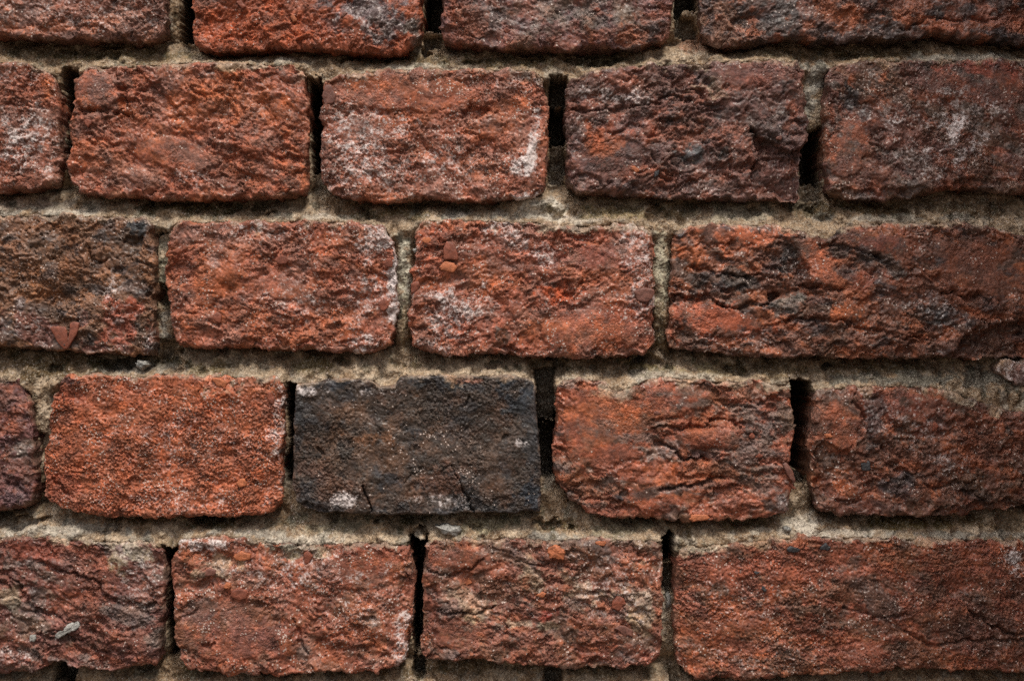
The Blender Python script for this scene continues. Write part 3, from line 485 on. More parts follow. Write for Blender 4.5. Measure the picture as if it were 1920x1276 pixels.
def relief(X, Z, b):
    """height of the weathered face in mm, out of the wall"""
    s = b['seed']; ox, oy = (s * 37.7) % 128, (s * 53.1) % 128
    a = math.radians(-b['ang'])
    p = (X * math.cos(a) + Z * math.sin(a)); q = -X * math.sin(a) + Z * math.cos(a)
    wx = samp(T_LOW[0], X, Z, 0.5, ox, oy) * 1.6; wy = samp(T_LOW[1], X, Z, 0.5, oy, ox) * 1.6
    P = p / b['stretch'] + wx; Q = q + wy
    A = rough_mask(X, Z, b)
    h = b['big'] * 0.8 * samp(T_LOW[0], X, Z, 1.0, oy, ox)
    h = h + .42 * b['ter'] * samp(T_MID[1], P, Q, .75, oy, ox) * (.4 + .6 * A)
    h = h + .2 * b['ridge'] * (0.75 - 1.3 * np.abs(samp(T_MID[0], P, Q, 0.8, ox, oy)))
    # flaked layers: plates of uneven height with sharp rims
    fw = samp(T_FBM[0], X, Z, .6, ox, oy) * .9; fv = samp(T_FBM[1], X, Z, .6, oy, ox) * .9
    f1, ff, rid = worley(P * 1.05 + fw * 1.6, Q * 1.5 + fv * 1.6, 9.0, s + 3)
    h = h + b['ter'] * (rid - .5) * 1.9 * sstep(.0, .13, ff - f1)
    f1, ff, rid = worley(P * 1.0 + fw, Q * 1.5 + fv, 4.0, s + 4)
    h = h + b['ter'] * A * (rid - .5) * .95 * sstep(.0, .2, ff - f1)
    n = samp(T_FBM[0], P, Q, 0.55, ox, oy) * 1.5 + samp(T_LOW[1], X, Z, 1.0, ox, oy) * 1.2
    f = np.floor(n); t = n - f
    h = h + b['ter'] * (f + sstep(0.62, 1.0, t) - 0.25 * t) * 0.25
    n2 = samp(T_FBM[1], P * 1.1, Q, 0.24, oy, ox) * 1.5 - Q * .12
    f2 = np.floor(n2); t2 = n2 - f2
    h = h + A * b['ter'] * (0.40 * (f2 - n2 + .5 + sstep(0.6, 1.0, t2)) + .12 * (n2 + Q * .12))
    f1, ff, rid = worley(X / 1.25 + wx * .5, Z + wy * .5, 3.6, s)
    h = h + A * b['lump'] * ((0.35 + rid) * (1 - np.minimum(f1 * 1.25, 1) ** 2) - .35)
    f1, ff, rid = worley(X + wx * .2, Z + wy * .2, 1.25, s + 7)
    h = h + A * b['crumb'] * 1.15 * (rid * 1.6 - .2) * (1 - np.minimum(f1 * 1.3, 1) ** 2)
    h = h - b['crumb'] * 3.2 * (rid > .92) * (1 - sstep(.15, .5, f1))
    h = h + (.5 + .7 * A) * 1.3 * b['grain'] * samp(T_GRN[0], X, Z, .85, ox, oy) + 0.10 * samp(T_FBM[1], X, Z, 0.35, oy, ox)
    jx = samp(T_FBM[0], X, Z, 0.5, oy, ox); jz = samp(T_FBM[1], X, Z, 0.5, ox, oy)
    Xj = X + jx * 0.9; Zj = Z + jz * 0.9
    for f in b['geo']:
        if f[0] == 'crack':
            d = polydist(Xj, Zj, f[1])
            w = f[2] * (1 + 0.35 * jx)
            h = h + 1.5 * f[3] * np.exp(-(d / np.maximum(w * .55, .25)) ** 2) - f[3] * 0.14 * np.exp(-((d - w * 2) / (w * 1.3)) ** 2)
        elif f[0] == 'step':
            P_ = [(float(PX(x)), float(PZ(y))) for x, y in f[1]]
            ins = np.zeros(X.shape, bool)
            for (x0, z0), (x1, z1) in zip(P_, P_[1:] + P_[:1]):
                c = ((z0 > Zj) != (z1 > Zj)) & (Xj < (x1 - x0) * (Zj - z0) / (z1 - z0 + 1e-12) + x0)
                ins ^= c
            d = polydist(Xj, Zj, f[1] + [f[1][0]])
            h = h + 1.25 * f[2] * sstep(-0.5, 0.5, np.where(ins, d, -d))
        else:
            r = ell(Xj, Zj, *f[1:6]) if f[0] != 'ring' else ell(X, Z, f[1], f[2], f[3], f[3])
            if f[0] == 'hole': h = h + f[6] * (1 - sstep(0.72, 1.12, r))
            elif f[0] == 'dip': h = h + f[6] * np.exp(-(r * 1.1) ** 2)
            elif f[0] == 'lump': h = h + f[6] * (1 - sstep(0.45, 1.1, r))
            elif f[0] == 'knob': h = h * (0.35 + 0.65 * sstep(.8, 1.1, r)) + f[6] * np.sqrt(np.clip(1 - r * r, 0, 1)) - 1.5 * np.exp(-((r - 1.1) / .10) ** 2)
            elif f[0] == 'skin':                       # fired skin still standing: flatter, with a sharp broken rim
                k = 1 - sstep(.88, 1.02, r)
                h = h * (1 - .72 * k) + (f[6] + .25 * (1 - np.clip(r, 0, 1) ** 2)) * k
            elif f[0] == 'ring': h = h + f[6] * np.exp(-((r - 1) / .15) ** 2) - f[6] * .7 * np.exp(-((r - .75) / .1) ** 2) + f[6] * .6 * np.exp(-((r - .5) / .12) ** 2)
    return h

def tints(X, Z, b, rim=None):
    """albedo and marks (salt bloom, gloss, crystals) of the face"""
    s = b['seed']; ox, oy = (s * 71.3) % 128, (s * 29.9) % 128
    col = np.empty(X.shape + (3,), np.float32); col[...] = b['base']
    a = math.radians(-b['ang'])
    p = (X * math.cos(a) + Z * math.sin(a)) / b['stretch']; q = -X * math.sin(a) + Z * math.cos(a)
    for i, (c, amt, sc) in enumerate(b['alts']):
        n = samp(T_FBM[i % 2], p, q, sc / 22.0, ox + 31 * i, oy + 17 * i)
        m = sstep(0.7 - 1.5 * amt, 1.7 - 1.5 * amt, n + .35 * samp(T_FBM[1], X, Z, .2, oy, ox))[..., None] * 0.6
        col = col * (1 - m) + np.array(c, np.float32) * m
    n = samp(T_FBM[1], X, Z, 0.6, oy, ox)
    n3 = samp(T_FBM[0], X, Z, 0.3, ox, oy)
    salt = np.full(X.shape, b['salt'], np.float32); fleck = np.full(X.shape, b['fleck'], np.float32)
    for mk in b['marks']:
        r = ell(X, Z, *mk[1:6])
        if mk[0] == 'salt':
            salt = np.maximum(salt, 1.15 * mk[6] * np.clip((1.6 - r) * .85 + n * .26 + n3 * .16, 0, 1))
        elif mk[0] == 'flk':
            fleck = np.maximum(fleck, mk[6] * np.clip((1.2 - r) * 1.5, 0, 1))
        else:
            c, w = (DUST, mk[6]) if mk[0] == 'dust' else (mk[6], mk[7])
            m = np.clip(w, 0, 1) * sstep(0.0, 0.55, (1 - r) * 0.8 + n * 0.34 + n3 * .12 + 0.05)
            col = col * (1 - m[..., None]) + np.array(c, np.float32) * m[..., None]
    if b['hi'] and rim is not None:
        m = sstep(.25, 1.0, (2.6 - rim[0]) * .33 + n * .35 + n3 * .25) * .75  # mortar smear on the top rim, its lit ledge painted into the colour
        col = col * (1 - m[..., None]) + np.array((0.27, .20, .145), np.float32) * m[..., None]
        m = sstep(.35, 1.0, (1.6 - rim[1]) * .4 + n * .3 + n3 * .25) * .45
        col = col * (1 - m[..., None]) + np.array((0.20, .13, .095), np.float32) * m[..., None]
    # hue drifts a little at the size of the clay's own lumps
    v = 1 + 0.16 * samp(T_FBM[0], X, Z, 0.25, oy, ox)
    col = col * np.clip(v, .6, 1.5)[..., None]
    col[..., 0] *= 1 + 0.05 * n; col[..., 2] *= 1 - 0.06 * n
    marks = np.stack([salt, rough_mask(X, Z, b).astype(np.float32), fleck], -1)
    return np.clip(col, 0.008, 0.75), marks

SKIRT = np.array([0.3, 0.8, 1.5, 2.4, 3.6, 5.2, 7.5, 11.0, 19.0, 98.0])

def build_brick(b, wall):
    top, bot, left, right = outline(b)
    W = (top[-1][0] - top[0][0]) * S; H = (bot[0][1] - top[0][1] + bot[-1][1] - top[-1][1]) * .5 * S
    pitch = 0.44 if b['hi'] else 4.0
    # columns beyond the picture's edge may be coarse
    x0, x1 = top[0][0], top[-1][0]
    if b['hi']:
        segs = []
        for a_, c_ in ((x0, -70), (-70, 1990), (1990, x1)):
            lo, hi_ = max(x0, a_), min(x1, c_)
            if hi_ > lo + 1:
                segs.append(np.linspace(lo, hi_, max(2, int((hi_ - lo) * S / (pitch if a_ == -70 else 2.5)))))
        us = np.unique(np.round(np.concatenate(segs), 4)); us = (us - x0) / (x1 - x0)
        y0 = min(top[0][1], top[-1][1])
        if b['row'] == 0:
            vs = np.concatenate([np.linspace(0, .38, 28)[:-1], np.linspace(.38, 1, int(H * .62 / pitch))])
        else:
            vs = np.linspace(0, 1, int(H / pitch))
    else:
        us = np.linspace(0, 1, int(W / pitch)); vs = np.linspace(0, 1, int(H / pitch))
        us = .5 - .5 * np.cos(np.pi * (us * .8 + .1)) ; us = (us - us[0]) / (us[-1] - us[0])
        vs = .5 - .5 * np.cos(np.pi * (vs * .7 + .15)); vs = (vs - vs[0]) / (vs[-1] - vs[0])
    nu, nv = len(us), len(vs)
    U, V = np.meshgrid(us, vs)
    s_, t_ = U * W, V * H
    # round the corners
    rs = random.Random(b['seed'] * 13 + 1)
    D = np.minimum(np.minimum(s_, W - s_), np.minimum(t_, H - t_))
    for cx in (0, 1):
        for cy in (0, 1):
            rc = b['rc'] * rs.choice([.35, .5, .7, 1.0])
            ex = rc - (s_ if cx == 0 else W - s_); ey = rc - (t_ if cy == 0 else H - t_)
            m = (ex > 0) & (ey > 0)
            dx, dy = ex[m] / rc, ey[m] / rc
            nx, ny = dx * np.sqrt(1 - dy * dy / 2), dy * np.sqrt(1 - dx * dx / 2)
            D[m] = rc * (1 - np.hypot(nx, ny))
            s_[m] = (rc - nx * rc) if cx == 0 else W - (rc - nx * rc)
            t_[m] = (rc - ny * rc) if cy == 0 else H - (rc - ny * rc)
    gx, gy = coons(b, s_ / W, t_ / H)
    X, Z = PX(gx), PZ(gy)
    so = (b['seed'] * 17.3) % 128
    h = relief(X, Z, b)
    h = h - np.mean(h) * .85
    lim = 2.6                                   # soft limit so that no face leaves its joint
    h = np.where(h > 0, lim * np.tanh(h / lim), h)
    h = np.maximum(h, -9)
    rb = b['bevel'] * .68 * np.clip(1 + 0.35 * samp(T_LOW[1], X, Z, .5, so, so), .45, 1.9)
    e = np.clip(D / rb, 0, 1)
    drop = rb * (1 - np.sqrt(np.clip(1 - (1 - e) ** 2, 0, 1)))
    Y = -(h * (0.35 + 0.65 * sstep(0, 1, e))) + drop - b['out']
    ek = b['edge'] * np.exp(-(D / 5.0) ** 2)
    wx = lambda x, z: samp(T_MID[0], x, z, .8, so, 70) * .28 + samp(T_FBM[0], x, z, .45, so, 7) * .7 + .09 * samp(T_GRN[1], x, z, 1.2, so, 9)
    wz = lambda x, z: samp(T_MID[1], x, z, .8, 50, so) * .28 + samp(T_FBM[1], x, z, .45, 5, so) * .7 + .09 * samp(T_GRN[0], x, z, 1.2, so, 3)
    X2 = X + ek * wx(X, Z) + .07 * samp(T_GRN[0], X, Z, 1, so, 1); Z2 = Z + ek * wz(X, Z) + .07 * samp(T_GRN[1], X, Z, 1, so, 1)
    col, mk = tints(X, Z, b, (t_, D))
    verts = [np.stack([X2, Y, Z2], -1).reshape(-1, 3)]
    cols = [col.reshape(-1, 3)]; mks = [mk.reshape(-1, 3)]
    idx = np.arange(nu * nv).reshape(nv, nu)
    q = [np.stack([idx[:-1, :-1], idx[1:, :-1], idx[1:, 1:], idx[:-1, 1:]], -1).reshape(-1, 4)]
    per = np.concatenate([idx[0, :-1], idx[:-1, -1], idx[-1, :0:-1], idx[:0:-1, 0]])
    px_, pz_ = X.ravel()[per], Z.ravel()[per]
    py_ = Y.ravel()[per]
    cx, cz = px_.mean(), pz_.mean()
    # outward direction in the wall's plane
    tx = np.roll(px_, -2) - np.roll(px_, 2); tz = np.roll(pz_, -2) - np.roll(pz_, 2)
    ln = np.hypot(tx, tz) + 1e-9; nx, nz = -tz / ln, tx / ln
    sg = np.where(nx * (px_ - cx) + nz * (pz_ - cz) > 0, 1, -1); nx *= sg; nz *= sg
    base = nu * nv; prev = per; M = len(per)
    kc = col.reshape(-1, 3)[per]; km = mk.reshape(-1, 3)[per]
    rings = SKIRT if b['hi'] else SKIRT[[3, 7, 9]]
    for k, d in enumerate(rings):
        xx, zz = px_ + nx * d, pz_ + nz * d
        dis = (samp(T_FBM[0], xx, zz, .5, so, 40) * .5 + samp(T_MID[0], xx, zz, .7, so, 60) * .35) * (1 if d < 50 else 0)
        fade = math.exp(-(d / 5.0) ** 2)
        rx = px_ + b['edge'] * fade * wx(px_, pz_) + nx * (dis * (1 - fade) - min(d, 20) * .02)
        rz = pz_ + b['edge'] * fade * wz(px_, pz_) + nz * (dis * (1 - fade) - min(d, 20) * .02)
        verts.append(np.stack([rx, py_ * max(0, 1 - d / 20) + (b['bevel'] * min(1, d / 20)) + d, rz], -1))
        cols.append(kc * (0.9 + .25 * samp(T_FBM[1], xx, zz, .3, so, 9)[:, None] * .5)); mks.append(km * .6)
        cur = base + np.arange(M)
        q.append(np.stack([prev, np.roll(prev, -1), np.roll(cur, -1), cur], -1)[:, ::-1] if False else np.stack([prev, cur, np.roll(cur, -1), np.roll(prev, -1)], -1))
        prev = cur; base += M
    co = np.concatenate(verts) ; qq = np.concatenate(q)
    org = np.array([cx, 0.0, cz])
    # quads must face the camera (-y)
    a0, a1, a3 = co[qq[0, 0]], co[qq[0, 1]], co[qq[0, 3]]
    if np.cross(a1 - a0, a3 - a0)[1] > 0:
        qq[:len(q[0])] = qq[:len(q[0]), ::-1]
    n0 = len(q[0])
    A0, A1, A3 = co[qq[n0, 0]], co[qq[n0, 1]], co[qq[n0, 3]]
    nn = np.cross(A1 - A0, A3 - A0)
    if nn[0] * (A0[0] - cx) + nn[2] * (A0[2] - cz) < 0:
        qq[n0:] = qq[n0:, ::-1]
    me = grid_mesh('brick', (co - org) * MM, qq, True, np.clip(np.concatenate(cols), .006, .8), np.concatenate(mks), M_BRICK)
    o = link('brick', me, wall, (cx * MM, 0, cz * MM))
    if b['label']: o['label'] = b['label']
    b['obj'] = o; b['grid'] = (X2, Y, Z2); b['org'] = org
    return o

wall = link('brick_wall', None, None, (0, 0, 0))
wall['label'] = 'weathered red brick wall with recessed crumbling lime mortar and open black slots'
wall['category'] = 'wall'
wall['kind'] = 'thing'
for b in B:
    build_brick(b, wall)

# unseen pier, added just right of the picture to shade the wall
SHADE_PIER_X0, SHADE_PIER_X1, SHADE_PIER_D = 262.0, 600.0, 215.0
def shade_pier_brick(x0, x1, y0, y1, z0, z1, rnd):
    n = (6, 6, 4)
    co, faces, key = [], [], {}
    def vert(i, j, k):
        if (i, j, k) not in key:
            p = np.array([x0 + (x1 - x0) * i / n[0], y0 + (y1 - y0) * j / n[1], z0 + (z1 - z0) * k / n[2]])
            c = np.array([(x0 + x1) / 2, (y0 + y1) / 2, (z0 + z1) / 2]); hf = np.array([x1 - x0, y1 - y0, z1 - z0]) / 2
            q = np.clip(p, c - hf + 6, c + hf - 6); d = p - q; l = np.linalg.norm(d)
            p = q + d / max(l, 1e-6) * min(6, l) + np.array([rnd.uniform(-1, 1) for _ in range(3)])
            key[(i, j, k)] = len(co); co.append(p)
        return key[(i, j, k)]
    for ax in range(3):
        u, v = [a for a in range(3) if a != ax]
        for end in (0, n[ax]):
            for a in range(n[u]):
                for c_ in range(n[v]):
                    f = []
                    for da, dc in ((0, 0), (1, 0), (1, 1), (0, 1)):
                        t = [0, 0, 0]; t[ax] = end; t[u] = a + da; t[v] = c_ + dc
                        f.append(vert(*t))
                    flip = (end == 0) != (ax == 1)
                    faces.append(f[::-1] if flip else f)
    co = np.array(co); org = np.array([(x0 + x1) / 2, (y0 + y1) / 2, (z0 + z1) / 2])
    col = np.array(rnd.choice([RED, MAUVE, BROWN, (0.16, .06, .04)])) * (1 + .2 * samp(T_FBM[0], co[:, 0] + co[:, 1], co[:, 2], .6, rnd.uniform(0, 99), 3)[:, None])
    mk = np.tile(np.array([0, .8, .1]), (len(co), 1))
    link('brick', grid_mesh('brick', (co - org) * MM, np.array(faces), True, np.clip(col, .02, .5), mk, M_BRICK), wall, tuple(org * MM))
prnd = random.Random(77)
for r in ROWS:
    z1_, z0_ = float(PZ(ROW_TOP[r])), float(PZ(ROW_BOT[r]))
    xm = SHADE_PIER_X0 + (112 if r % 2 else 225)
    for a, c_ in ((SHADE_PIER_X0, xm - 4), (xm + 4, SHADE_PIER_X1)):
        shade_pier_brick(a, c_, -SHADE_PIER_D, -4, z0_, z1_, prnd)

# ------------------------------------------------------------------ mortar: one sheet of relief set back between the bricks
def row_edges(r, X):
    """z of the lower and upper rim of course r along x (mm)"""
    bs = sorted([b for b in B if b['row'] == r], key=lambda b: b['top'][0][0])
    tp = [p for b in bs for p in b['top']]; bt = [p for b in bs for p in b['bottom']]
    tx, tz = PX([p[0] for p in tp]), PZ([p[1] for p in tp]); bx, bz = PX([p[0] for p in bt]), PZ([p[1] for p in bt])
    i = np.argsort(tx); j = np.argsort(bx)
    return np.interp(X, bx[j], bz[j]), np.interp(X, tx[i], tz[i])

def inside_margin(X, Z):
    """how deep inside a brick's outline a point lies (mm; negative in the joints)"""
    out = np.full(X.shape, -99.0)
    for b in B:
        top, bot, left, right = outline(b)
        xs = [p[0] for p in top + bot + left + right]; ys = [p[1] for p in top + bot + left + right]
        m = (X > PX(min(xs))) & (X < PX(max(xs))) & (Z < PZ(min(ys))) & (Z > PZ(max(ys)))
        if not m.any(): continue
        x, z = X[m], Z[m]
        def it(pts, kx, v):
            P_ = sorted(((float(PX(p[0])), float(PZ(p[1]))) for p in pts), key=lambda t: t[kx])
            return np.interp(v, [t[kx] for t in P_], [t[1 - kx] for t in P_])
        d = np.minimum(np.minimum(it(top, 0, x) - z, z - it(bot, 0, x)), np.minimum(x - it(left, 1, z), it(right, 1, z) - x))
        out[m] = np.maximum(out[m], d)
    return out

# open slots and pits in the joints: x0, y0, x1, y1 in photograph pixels, depth in mm
SLOTS = [(326, -60, 362, 64, 42), (312, -60, 330, 70, 14), (312, 62, 358, 92, 12), (794, -60, 830, 54, 48), (790, 86, 818, 100, 17), (796, 54, 826, 86, 17), (1270, -60, 1312, 18, 38), (1274, 18, 1310, 62, 18),
         (106, 126, 142, 160, 26), (112, 158, 142, 322, 34), (110, 318, 134, 345, 16), (578, 136, 606, 318, 46), (580, 315, 606, 362, 16), (1028, 138, 1064, 196, 26), (1028, 190, 1064, 262, 44), (1030, 255, 1062, 332, 20),
         (1508, 236, 1550, 338, 48), (1504, 330, 1552, 372, 19), (1514, 380, 1534, 396, 15), (1722, 379, 1736, 393, 13), (294, 426, 309, 446, 28), (290, 640, 330, 672, 17), (289, 540, 312, 572, 15),
         (66, 870, 84, 930, 24), (62, 820, 84, 880, 13), (534, 718, 558, 862, 48), (530, 858, 556, 912, 26), (1003, 694, 1044, 800, 24), (1004, 782, 1044, 895, 42), (1484, 712, 1526, 884, 56), (1484, 880, 1526, 905, 24),
         (304, 1022, 328, 1236, 44), (771, 1006, 798, 1236, 50), (1240, 1017, 1270, 1064, 44), (1243, 1060, 1268, 1115, 20), (88, 1240, 132, 1300, 30), (1022, 1254, 1056, 1300, 20), (770, 1236, 796, 1276, 22),
         (1260, 1250, 1276, 1300, 16)]
PITS = [(90, 690, 14, 7, 4), (505, 392, 16, 6, 4), (690, 400, 12, 6, 4), (880, 110, 20, 7, 4), (1010, 105, 14, 6, 4), (1420, 392, 14, 6, 4), (1390, 690, 20, 8, 4), (1560, 690, 16, 7, 4), (640, 680, 18, 8, 4), (920, 682, 22, 7, 4), (200, 988, 20, 8, 4), (620, 978, 18, 7, 4), (880, 980, 24, 7, 4), (1180, 985, 10, 6, 4), (1640, 985, 30, 8, 4), (1600, 98, 24, 8, 4), (190, 98, 26, 8, 4), (1230, 385, 18, 10, 4), (650, 102, 20, 7, 4),
        (1028, 984, 20, 12, 5), (1070, 992, 10, 7, 4), (758, 976, 30, 16, 4), (700, 982, 6, 5, 6), (380, 975, 40, 10, 6), (250, 680, 90, 15, 7), (1200, 684, 34, 16, 6), (1030, 684, 34, 14, 5), (450, 980, 30, 10, 5), (115, 92, 18, 7, 3),
        (1410, 980, 40, 10, 4), (1270, 982, 24, 12, 3), (1530, 388, 22, 14, 3), (840, 385, 40, 12, 2), (420, 392, 90, 9, 3), (1120, 108, 60, 12, 4), (20, 978, 60, 14, 7), (1900, 985, 24, 30, 5), (790, 1003, 12, 8, 8), (1250, 668, 12, 24, 5), (1040, 1248, 30, 8, 5), (350, 345, 1, 1, 0)]
FILL = [(755, 540, 16, 140, 5.5), (1242, 540, 18, 130, 5.0), (300, 520, 14, 90, 8), (302, 610, 14, 50, 7), (72, 770, 20, 70, 7), (545, 935, 20, 40, 9), (1500, 935, 24, 50, 8), (1025, 930, 18, 60, 9), (1530, 180, 20, 60, 8), (1252, 1170, 12, 60, 10), (330, 1262, 30, 20, 9), (1020, 380, 60, 24, 4)]
# beds where the mortar has been smeared up over the rim of the brick below
SMEAR = [(330, 702, 180, 14, 1.5), (1290, 90, 90, 22, 3.0), (1540, 440, 44, 18, 3), (1170, 722, 40, 22, 2.6), (540, 1015, 120, 20, 2.6), (1340, 1010, 100, 18, 2.4), (150, 1005, 160, 16, 2.2), (1060, 415, 110, 14, 2.0), (500, 118, 120, 14, 2), (1830, 730, 120, 34, 2.5), (700, 695, 160, 12, 1.6), (1440, 705, 60, 14, 2.2), (1550, 990, 120, 12, 2)]
MUD_SHADE = (0.115, 0.074, 0.034); OLIVE = (0.115, 0.080, 0.031); MOSS = (0.046, 0.037, 0.014); LIME = (0.50, 0.44, 0.36); SANDY = (0.36, 0.27, 0.185); ASH = (0.24, 0.215, 0.18); RUST = (0.26, 0.12, 0.07)  # the mud brown serves both dirt and painted shade
STAINS_AND_SHADE = [(100, 92, 180, 16, 0, MUD_SHADE, .7), (120, 95, 30, 10, 0, MOSS, .5), (250, 100, 140, 16, 0, OLIVE, .5), (560, 100, 60, 16, 0, SANDY, .8), (530, 108, 40, 8, 0, LIME, .6), (780, 108, 80, 14, 0, OLIVE, .6), (770, 122, 60, 8, 0, LIME, .6), (960, 110, 120, 12, 0, OLIVE, .7), (1140, 108, 70, 14, 0, MOSS, .75), (1290, 95, 70, 22, 0, SANDY, 1.), (1320, 75, 60, 20, 0, RUST, .7), (1480, 95, 90, 14, 0, MUD_SHADE, .7), (1640, 95, 140, 14, 0, MUD_SHADE, .8), (1820, 105, 120, 10, 0, ASH, .7), (1530, 160, 24, 50, 0, ASH, .9),  # real stains, plus shade painted in towards the right and under the bricks
          (60, 385, 130, 18, 0, ASH, .6), (30, 375, 80, 12, 0, RUST, .3), (140, 395, 60, 8, 0, LIME, .5), (400, 385, 130, 10, 0, MOSS, .8), (350, 385, 60, 20, 0, OLIVE, .5), (560, 395, 60, 14, 0, SANDY, .7), (600, 405, 60, 7, 0, LIME, .5), (740, 392, 70, 22, 0, OLIVE, .7), (860, 395, 40, 14, 0, ASH, .9), (860, 385, 30, 8, 0, MOSS, .5), (1010, 395, 60, 24, 0, LIME, 1.), (1090, 410, 60, 10, 0, LIME, .6), (1160, 395, 90, 14, 0, (0.20, .145, .07), .8), (1380, 395, 90, 20, 0, (.30, .25, .18), .9), (1270, 390, 50, 20, 0, MUD_SHADE, .6), (1530, 390, 40, 16, 0, MOSS, .7), (1650, 388, 90, 14, 0, MUD_SHADE, .9), (1820, 392, 100, 20, 0, (.10, .065, .035), 1.), (1700, 408, 160, 8, 0, ASH, .6),
          (755, 520, 16, 90, 0, (.40, .37, .29), .9), (758, 600, 10, 60, 0, OLIVE, .5), (1242, 500, 18, 80, 0, (.36, .32, .23), .9), (1240, 620, 16, 50, 0, MUD_SHADE, .8), (300, 500, 12, 40, 0, (.33, .3, .22), .8), (302, 560, 12, 24, 0, MOSS, .7), (300, 615, 14, 30, 0, ASH, .9),
          (60, 685, 130, 24, 0, MUD_SHADE, .9), (250, 680, 110, 12, 0, MOSS, .8), (270, 690, 60, 10, 0, ASH, .7), (400, 690, 40, 16, 0, OLIVE, .8), (470, 685, 50, 16, 0, (.2, .15, .1), .8), (590, 684, 50, 18, 0, OLIVE, .8), (680, 690, 60, 14, 0, SANDY, .7), (770, 686, 40, 14, 0, OLIVE, .8), (860, 692, 140, 9, 0, SANDY, .9), (1090, 685, 60, 16, 0, MUD_SHADE, .6), (1020, 684, 40, 12, 0, MOSS, .6), (1200, 684, 40, 16, 0, OLIVE, .9), (1330, 690, 90, 14, 0, (.22, .17, .09), .8), (1260, 705, 90, 8, 0, LIME, .5), (1440, 690, 90, 16, 0, (.18, .125, .07), .9), (1650, 690, 130, 14, 0, (.14, .095, .05), 1.), (1700, 712, 140, 12, 0, (.12, .105, .08), .9), (1850, 715, 80, 24, 0, (.10, .085, .065), .9),
          (110, 995, 150, 14, 0, ASH, .7), (40, 990, 80, 12, 0, LIME, .6), (300, 982, 110, 10, 0, MUD_SHADE, .8), (390, 985, 70, 9, 0, MOSS, .8), (480, 1000, 80, 8, 0, ASH, .7), (540, 985, 50, 12, 0, MOSS, .5), (600, 990, 80, 14, 0, (.22, .18, .12), .8), (560, 1015, 60, 12, 0, LIME, .6), (760, 975, 34, 18, 0, (.07, .055, .02), 1.), (900, 985, 80, 14, 0, (.2, .165, .1), .8), (1030, 985, 24, 16, 0, MOSS, 1.), (1070, 992, 22, 12, 0, OLIVE, .9), (1040, 1008, 60, 8, 0, ASH, .8), (1170, 990, 80, 18, 0, (.17, .135, .085), .9), (1300, 985, 40, 14, 0, MUD_SHADE, .8), (1400, 985, 60, 12, 0, (.16, .12, .06), .8), (1510, 985, 50, 22, 0, LIME, .75), (1560, 998, 130, 9, 0, LIME, .6), (1500, 945, 24, 30, 0, SANDY, .7), (1720, 985, 130, 12, 0, OLIVE, .9), (1850, 985, 60, 14, 0, MUD_SHADE, .8), (1800, 1004, 140, 6, 0, ASH, .7), (1252, 1150, 12, 40, 0, LIME, .5),
          (450, 1272, 200, 8, 0, MOSS, .6), (700, 1265, 60, 14, 0, MUD_SHADE, .8), (880, 1258, 120, 14, 0, MUD_SHADE, .8), (1150, 1268, 110, 10, 0, (.15, .105, .06), .9), (1250, 1262, 20, 30, 0, SANDY, .6), (340, 1240, 24, 24, 0, OLIVE, .8)]

